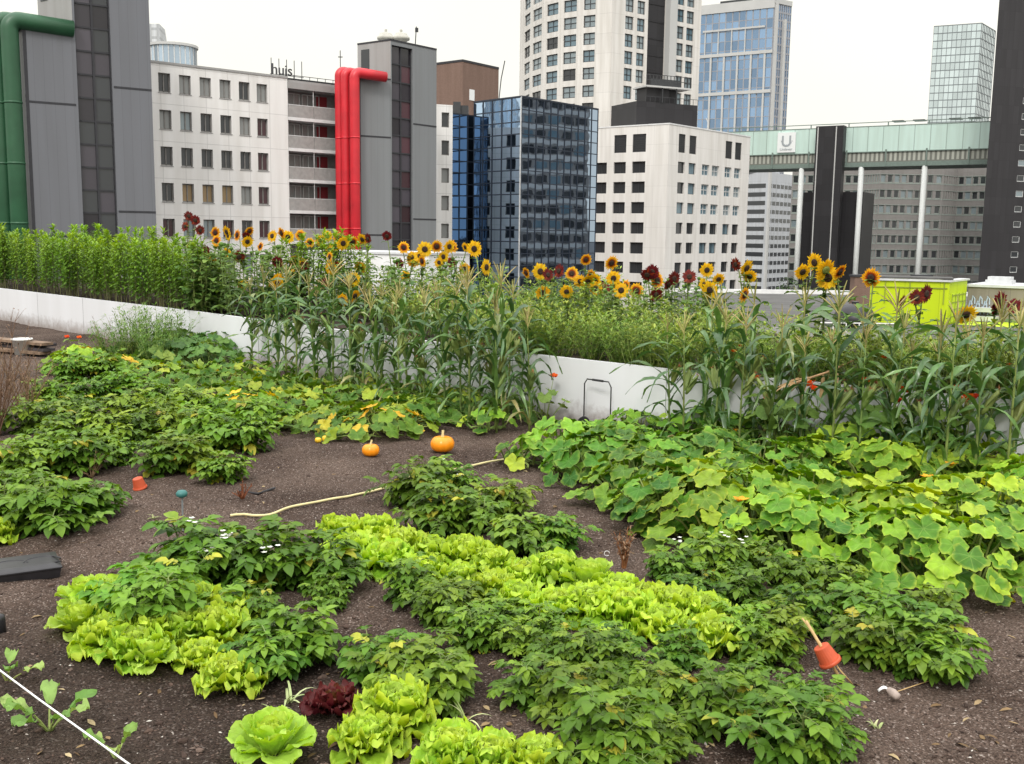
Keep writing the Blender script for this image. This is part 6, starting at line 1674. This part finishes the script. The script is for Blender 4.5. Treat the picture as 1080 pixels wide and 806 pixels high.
def zigzag_block():
    def pt(px, Y): p = aty(px, 220, Y); return V((p.x, p.y, 0))
    P = [pt(834, 272), pt(905, 268), pt(926, 262), pt(970, 264), pt(975, 263), pt(993, 264), pt(1008, 269), pt(1046, 263)]
    r = bld('brick_office', 'grey brown brick office with zigzag bays below the mint bridge', 'office block', P[0])
    zt = 22.5; b = MB(); sp = MB()
    zz = Face(P[2], P[3]); rowsz = [zz.z_(945, y) for y in (184.4, 200.6, 216.7, 232.8, 248.5, 263.9, 280, 296)]
    hh = 1.9
    for i, (n, w) in enumerate(((9, 1.4), (8, .5), (6, 1.35), (0, 0), (2, 1.5), (6, .45), (5, 1.4))):
        F = Face(P[i], P[i + 1]); hs = []
        for k in range(n):
            u = F.L * (k + .5) / n
            for z in rowsz: hs.append((u - w / 2, u + w / 2, z - hh, z))
        wall_holes(b, F, ZS, zt, hs, .25)
        for h in hs: put_window(r, F, h, 1, 1, .14, M_WIN if (w > 1 and rnd() < .6) else M_WINL, M_NBAND, .22)
        for z in rowsz:
            if n: bxf(sp, F, .1, F.L - .1, z - hh - .30, z - hh - .03, 0, .05); bxf(sp, F, .1, F.L - .1, z + .03, z + .16, 0, .05)
    prism(b, P + [P[-1] * 1.07, P[0] * 1.07], ZS, zt, range(7)); b.build('wall', [M_NBRICK], r, r.location)
    sp.build('spandrel', [M_NBAND], r, r.location)
zigzag_block()
def pale_slab():
    a, c, d_ = aty(786, 188, 345), aty(811, 185, 338), aty(836, 181, 352)
    F1, F2 = Face(a, c), Face(c, d_); z1 = c.z + 1; r = bld('office_slab', 'pale grey office slab with dark window bands beyond the off white block', 'office block', a)
    b = MB(); prism(b, [F1.A, F1.B, F2.B, F2.B + F1.A - F1.B], ZS, z1); prism(b, [F2.at(1, 0, -4), F2.at(F2.L - 1, 0, -4), F2.at(F2.L - 1, 0, -14), F2.at(1, 0, -14)], z1, z1 + 5); b.build('wall', [M_MBLOCK], r, r.location)
    z0 = F1.z_(800, 212)
    pit = F1.z_(800, 212) - F1.z_(800, 221.05)
    for k in range(-2, 11):
        z = z0 - k * pit
        b = MB(); bxf(b, F1, .8, F1.L - 1, z - 1.35, z, 0, .06); b.build('window_band', [M_WIN], r, r.location)
        b = MB()
        for q in range(6): bxf(b, F2, F2.L * (q + .12) / 6, F2.L * (q + .88) / 6, z - 1.3, z - .1, 0, .06)
        b.build('window_band', [M_WIN], r, r.location)
    b = MB(); bxf(b, F2, -.5, .9, ZS, z1 + .5, 0, .6); b.build('pier', [M_FIN], r, r.location)
pale_slab()
def pale_tower():
    c = aty(1035.5, 24.5, 480); z1 = c.z; a, d_ = atz(985, 28, z1), atz(1050, 33, z1)
    F1, F2 = Face(a, c), Face(c, d_); r = bld('skyscraper', 'pale golden glass skyscraper with a fine dark grid', 'skyscraper', a)
    curtain(r, F1, ZS, z1, 2.0, 3.3, M_PALEGLASS, M_PALEMULL, .22, .15, .012, mz=1.6)
    curtain(r, F2, ZS, z1, 2.6, 3.3, M_PALEGLASS, M_PALEMULL, .22, .15, .012, mz=1.6)
    b = MB(); prism(b, [F1.A, F1.B, F2.B, F2.B + F1.A - F1.B], ZS, z1 + .05, (0, 1)); b.build('roof', [M_FIN], r, r.location)
pale_tower()
def charcoal_tower():
    A = V((95.4 * .88, 215 * .88, 0)); F = Face(A, A + V((44, 13, 0))); r = bld('dark_tower', 'charcoal clad tower with a column of small windows at the right', 'tower', A)
    hs = []
    z0 = F.z_(1069, 281); pit = 2.72
    w = F.u_(1073, 284) - F.u_(1065, 284)
    for k in range(-2, 14):
        z = z0 + k * pit
        for q in range(3):
            u = F.u_(1065, 284) + q * 5.5; hs.append((u, u + w, z - 1.15, z))
    b = MB(); wall_holes(b, F, ZS, 66, hs, .2)
    prism(b, [F.A, F.B, F.B + V((-6, 22, 0)), F.A * 1.1 + V((1, 0, 0))], ZS, 66, (0,)); b.build('wall', [M_DARKTOWER], r, r.location)
    for h in hs: put_window(r, F, h, 1, 1, .13, M_WINL if rnd() < .4 else M_WIN, M_FRAMEL, .14)
charcoal_tower()
def far_left():
    # curved glass roof storey and a pale tower peeping over the white block
    c = aty(183, 70, 130); r = bld('round_glass_building', 'round blue glass top storey peeping over the long white block', 'building', c)
    z0, z1 = aty(183, 75, 130).z, aty(183, 51, 130).z; R_ = 2.7
    b, m_ = MB(), MB(); n = 26
    for k in range(n):
        t0, t1 = 2 * pi * k / n, 2 * pi * (k + 1) / n; p = [V((c.x + R_ * cos(t), c.y + R_ * sin(t), 0)) for t in (t0, t1)]
        b.face([p[0] + V((0, 0, z0 - 4)), p[1] + V((0, 0, z0 - 4)), p[1] + V((0, 0, z1)), p[0] + V((0, 0, z1))], 0, rnd())
        m_.box(p[0] + V((-.06, -.06, z0 - 4)), (.12, 0, 0), (0, .12, 0), (0, 0, z1 - z0 + 4))
    b.build('glazing', [M_PALEDRUM], r, r.location); m_.build('mullion', [M_FRAMEL], r, r.location)
    b = MB(); b.lathe([(R_ + .25, z1), (R_ + .25, z1 + .3), (.1, z1 + .31)], 26, 0, .5, None, Matrix.Translation((c.x, c.y, 0))); b.lathe([(R_ + .5, z0 - 4.3), (R_ + .5, z0 - 4)], 26, 0, .5, None, Matrix.Translation((c.x, c.y, 0))); b.lathe([(R_ - .3, ZS), (R_ - .3, z0 - 4.2)], 26, 0, .5, None, Matrix.Translation((c.x, c.y, 0))); b.build('roof', [M_FIN], r, r.location)
    a = aty(150, 25, 420); e = aty(168, 24, 420); f = aty(174, 30, 432); r = bld('far_tower', 'very distant pale tower at the edge of the dark grey stair tower', 'tower', a)
    F = Face(a, e); F2 = Face(e, f); b = MB(); prism(b, [F.A, F.B, F2.B, F2.B + V((-6, 20, 0))], ZS, a.z); b.build('wall', [panelled('far_pale_panel', (.62, .64, .66), 3, 3.3, line=.5, lc=.7, rough=.5)], r, r.location)
far_left()

# --- neighbouring flat roof with the lime hut
zQ = aty(998, 343, 60).z
def neighbour():
    r = bld('flat_roofed_building', 'low flat roofed building next door carrying the lime green hut', 'building', (40, 60))
    b = MB(); prism(b, [V((2, 30, 0)), V((70, 30, 0)), V((95, 92, 0)), V((14, 92, 0))], ZS, zQ, (), 0, 1); b.build('wall', [M_SHED, M_DARKROOF], r, r.location)
    for A, B in (((2, 30), (70, 30)), ((14, 92), (95, 92))):
        b = MB(); F = Face(A, B); bxf(b, F, 0, F.L, zQ, zQ + .35, -.35, .02); b.build('parapet', [M_WHITEC], r, r.location)
    b = MB(); b.face([(4, 34, zQ + .004), (60, 34, zQ + .004), (60, 52, zQ + .004), (8, 52, zQ + .004)]); b.build('gravel_field', [M_GRAVELROOF], r, r.location)
    # lime hut
    A, C, D = aty(915.5, 343, 61.5), aty(998.5, 343, 60), aty(1017, 340, 63.5)
    F1, F2 = Face(A, C), Face(C, D); zt = F1.z_(998, 297.5)
    h = thing('lime_hut', 'bright lime green roof hut with a framed side door', 'hut', (A.x, A.y, zQ))
    b = MB(); prism(b, [F1.A, F1.B, F2.B, F2.B + F1.A - F1.B], zQ, zt); b.build('wall', [M_LIME], h, h.location)
    b = MB(); bxf(b, F1, -.1, F1.L + .1, zt, zt + .10, -.5, .12); bxf(b, F2, 0, F2.L + .1, zt, zt + .10, -.5, .12); b.build('roof_edge', [M_SILVER], h, h.location)
    b = MB(); bxf(b, F1, -.2, F1.L + .2, zt + .11, zt + .22, -2.5, -.3); b.build('roof', [M_DARKROOF], h, h.location)
    b = MB(); bxf(b, F2, F2.L * .12, F2.L * .92, zQ + .1, zt - .7, 0, .05)
    b.build('door', [M_LIMEP], h, h.location)
    b = MB()
    for e in (.12, .32, .52, .72, .90): bxf(b, F2, F2.L * e, F2.L * e + .04, zQ + .1, zt - .7, .05, .08)
    for e in (.2, .45, .7, .95): z = zQ + .1 + (zt - .85 - zQ) * e; bxf(b, F2, F2.L * .12, F2.L * .92, z, z + .05, .05, .085)
    b.build('door_frame', [plain('olive_line', (.22, .27, .03), .6)], h, h.location)
    b = MB()
    for u in (.8, F1.L * .5, F1.L * .93): bxf(b, F1, u, u + .06, zt - 1.3, zt - .05, 0, .05)
    bxf(b, F1, .1, F1.L - .1, zt - .4, zt - .34, 0, .05); b.build('conduit', [plain('olive_conduit', (.25, .30, .03), .6)], h, h.location)
    b = MB(); b.face([F2.at(F2.L * .2, zQ + .01, .3), F2.at(F2.L * .2, zQ + .01, 7), F2.at(F2.L + 3, zQ + .01, 7), F2.at(F2.L + 2, zQ + .01, .3)]); o = b.build('lime_paving', [M_LIMEP]); structure(o)
    # brown shed with pale spray marks
    A, B_ = aty(1018, 345, 64), aty(1150, 345, 60); F = Face(A, B_); zt2 = F.z_(1040, 303)
    s = thing('roof_shed', 'brown grey roof shed with pale blue spray paint beside the lime hut', 'shed', (A.x, A.y, zQ))
    b = MB(); prism(b, [F.A, F.B] + back(F, 5), zQ, zt2); b.build('wall', [M_SHED], s, s.location)
    b = MB(); bxf(b, F, -.1, F.L, zt2, zt2 + .15, -5, .1); b.build('roof', [M_SILVER], s, s.location)
    b = MB(); u0, zg = F.u_(1022, 312), F.z_(1030, 312)
    for k in range(9):
        u = u0 + k * .14; z = zg - .5 + .35 * sin(k * 2.1)
        b.tube([F.at(u, z - .35, .02), F.at(u + .10, z + .2, .02), F.at(u + .2, z + .02, .02), F.at(u + .22, z - .3, .02)], .04, 4)
    b.build('spray_mark', [M_GRAFF], s, s.location)
    b = MB(); bxf(b, F, .2, 1.6, zQ + .6, zQ + .85, .1, .9); bxf(b, F, 0, 1.9, zQ + .05, zQ + .35, .1, 1.0); b.build('bench', [M_SILVER], s, s.location)
    u = thing('air_unit', 'flat silver air unit on the roof of the brown shed', 'air unit', F.at(F.u_(1033, 300), zt2 + .15, -1.5))
    b = MB(); b.box((0, 0, 0), F.u * 1.5, -F.n * 1.2, V((0, 0, .25))); b.box(F.u * .1 + F.n * -.1 + V((0, 0, .25)), F.u * 1.3, -F.n * 1.0, V((0, 0, .2))); b.build('casing', [M_SILVER], u)
    b = MB(); b.box(F.u * .05 + V((0, 0, -.15)), F.u * .1, -F.n * 1.2, V((0, 0, .15))); b.box(F.u * 1.3 + V((0, 0, -.15)), F.u * .1, -F.n * 1.2, V((0, 0, .15))); b.build('foot', [M_FRAMED], u)
    # brick chimney stubs behind the hut
    for px, w, lab in ((915, 2.1, 'wide brick chimney stub behind the lime hut at its far end'), (972, 1.0, 'small brick chimney stub behind the lime hut at the foot of a white column')):
        p = aty(px, 292, 74); c = thing('chimney', lab, 'chimney', (p.x, p.y, zQ), 0, 'brick chimney stubs')
        b = MB(); b.box((-w / 2, -.5, 0), (w, 0, 0), (0, 1, 0), (0, 0, p.z - zQ)); b.build('shaft', [M_BROWN], c)
        b = MB(); b.box((-w / 2 - .08, -.58, p.z - zQ), (w + .16, 0, 0), (0, 1.16, 0), (0, 0, .14)); b.build('cap', [M_JOINT], c)
    # white railing and a dark tank
    p = aty(866, 325, 48); c = thing('roof_railing', 'white metal roof railing left of the lime hut', 'railing', (p.x, p.y, zQ))
    for k in range(7): b = MB(); b.tube([(k * .6, 0, 0), (k * .6, 0, 1.0)], .025, 5); b.build('post', [M_WHITEPL], c)
    for z in (.5, 1.0): b = MB(); b.tube([(0, 0, z), (3.6, 0, z)], .025, 5); b.build('rail', [M_WHITEPL], c)
    p = aty(902, 322, 58); c = thing('water_tank', 'rounded dark tank cover beside the lime hut', 'tank', (p.x, p.y, zQ)); b = MB(); b.lathe([(1.2, 0), (1.15, .6), (.9, 1.0), (.5, 1.25), (.1, 1.3)], 18); b.build('body', [M_BLACKP], c, smooth=True)
    b = MB(); b.lathe([(.2, 1.28), (.2, 1.4), (.05, 1.42)], 10); b.build('cap', [M_BLACKP], c)
    # white low box behind the corn
    A, B_ = aty(318, 296, 36), aty(452, 300, 34); F = Face(A, B_); c = thing('roof_box', 'long white roof light box glimpsed behind the sunflowers and corn', 'roof light', (A.x, A.y, -3))
    b = MB(); z = F.z_(400, 268); bxf(b, F, 0, F.L, -3, z, -3, 0); b.build('wall', [M_WHITEC], c, c.location)
    b = MB(); bxf(b, F, -.05, F.L + .05, z, z + .07, -3.05, .05); b.build('cover', [M_SILVER], c, c.location)
neighbour()
def left_roof():
    r = bld('flat_roofed_building', 'low building below the white roof light box behind the sunflowers', 'building', (-10, 40)); b = MB(); prism(b, [V((-30, 32, 0)), V((0, 32, 0)), V((4, 50, 0)), V((-26, 50, 0))], ZS, -3.02, (), 0, 1); b.build('wall', [M_SHED, M_GRAVELROOF], r, r.location)
    b = MB(); F = Face((-30, 32), (0, 32)); bxf(b, F, 0, F.L, -3.02, -2.7, -.3, .02); b.build('parapet', [M_WHITEC], r, r.location)
left_roof()
M_TREE = foliage('street_tree_leaf', [(0, (.030, .060, .022)), (1, (.075, .13, .040))], trans=.15)
M_BARK = plain('bark', (.09, .07, .055), rough=.9, noise_amt=.3)
def tree(px, Y, ytop, R_, lab, seed):
    random.seed(seed); p = aty(px, ytop, Y); H = p.z - ZS; r = thing('street_tree', lab, 'tree', (p.x, p.y, ZS), 0, 'street trees')
    T, L = MB(), MB(); T.tube([(0, 0, 0), (.2, 0, H * .35), (.1, .1, H * .75)], [.35, .26, .1], 8)
    cl = []
    for i in range(9):
        az = i * 2.4; q = V((cos(az) * R_ * U_(.3, .7), sin(az) * R_ * U_(.3, .7), H * U_(.5, .9))); cl.append(q); T.tube([(.15, 0, H * .35 + i * .3), q * .6 + V((0, 0, q.z * .4)) * .9, q], [.14, .1, .04], 5)
    T.build('trunk', [M_BARK], r)
    for q in cl:
        for k in range(260):
            d = sph(rnd() * 6.3, U_(-1.4, 1.5)) * (R_ * .55 * rnd() ** .45); leaf(L, q + d, sph(rnd() * 6.3, U_(-.8, .8)), V((0, 0, 1)), .45, .3, 2, .5, .2, 'ovate', 0, rnd())
    L.build('crown', [M_TREE], r)
tree(818, 150, 291, 3.6, 'dark green street tree rising at the foot of the pale slab', 1); tree(838, 160, 296, 3.2, 'smaller dark street tree next to the first black clad wall', 2)

# ------------------------------------------------------------------ daylight: bright thin overcast, soft sun from behind the camera
w = bpy.data.worlds.new('World'); scene.world = w; w.use_nodes = True
nt = w.node_tree; bg = nt.nodes['Background']
sun_el, sun_az = radians(44), radians(194)      # azimuth clockwise from +Y
sky = N(nt, 'ShaderNodeTexSky', sky_type='NISHITA'); sky.sun_disc = False; sky.sun_elevation = sun_el; sky.sun_rotation = sun_az
sky.air_density = 1.0; sky.dust_density = 4.0
hs = N(nt, 'ShaderNodeHueSaturation'); hs.inputs['Saturation'].default_value = .25
nt.links.new(sky.outputs[0], hs.inputs['Color'])
mx = N(nt, 'ShaderNodeMix', data_type='RGBA'); mx.inputs[0].default_value = .12
nt.links.new(hs.outputs[0], mx.inputs[7])
tc = N(nt, 'ShaderNodeTexCoord'); sx = N(nt, 'ShaderNodeSeparateXYZ'); nt.links.new(tc.outputs['Generated'], sx.inputs[0])
cr = N(nt, 'ShaderNodeValToRGB'); e = cr.color_ramp.elements          # thin overcast: about twice as bright overhead as near the horizon
e[0].position = 0; e[0].color = (.372, .367, .332, 1); e[1].position = .95; e[1].color = (1, 1, 1, 1)
x = e.new(.30); x.color = (.42, .413, .375, 1)
cl = N(nt, 'ShaderNodeTexNoise'); cl.inputs['Scale'].default_value = 2.2; cl.inputs['Detail'].default_value = 5
nt.links.new(tc.outputs['Generated'], cl.inputs['Vector'])
cm = N(nt, 'ShaderNodeMapRange'); cm.inputs[1].default_value = .3; cm.inputs[2].default_value = .7; cm.inputs[3].default_value = 26; cm.inputs[4].default_value = 29
nt.links.new(cl.outputs['Fac'], cm.inputs[0])
nt.links.new(sx.outputs[2], cr.inputs['Fac'])
vm = N(nt, 'ShaderNodeVectorMath', operation='SCALE'); nt.links.new(cr.outputs['Color'], vm.inputs[0]); nt.links.new(cm.outputs[0], vm.inputs['Scale'])
nt.links.new(vm.outputs[0], mx.inputs[6])
nt.links.new(mx.outputs[2], bg.inputs['Color']); bg.inputs['Strength'].default_value = .10
sd = bpy.data.lights.new('sun', 'SUN'); so = bpy.data.objects.new('sun', sd); COL.objects.link(so)
sd.energy = 1.5; sd.angle = radians(12); sd.color = (1, .96, .90)
to = V((sin(sun_az) * cos(sun_el), cos(sun_az) * cos(sun_el), sin(sun_el)))
so.rotation_euler = to.to_track_quat('Z', 'Y').to_euler()

vs = scene.view_settings
vs.view_transform = 'Standard'; vs.look = 'None'; vs.gamma = 1; vs.use_curve_mapping = False; vs.exposure = 0.12
scene.render.engine = 'CYCLES'
cy = scene.cycles
cy.max_bounces = 6; cy.diffuse_bounces = 3; cy.glossy_bounces = 3; cy.transmission_bounces = 4; cy.transparent_max_bounces = 4
cy.caustics_reflective = False; cy.caustics_refractive = False; cy.sample_clamp_indirect = 6
cy.use_denoising = True
try: cy.denoiser = 'OPENIMAGEDENOISE'
except Exception: pass
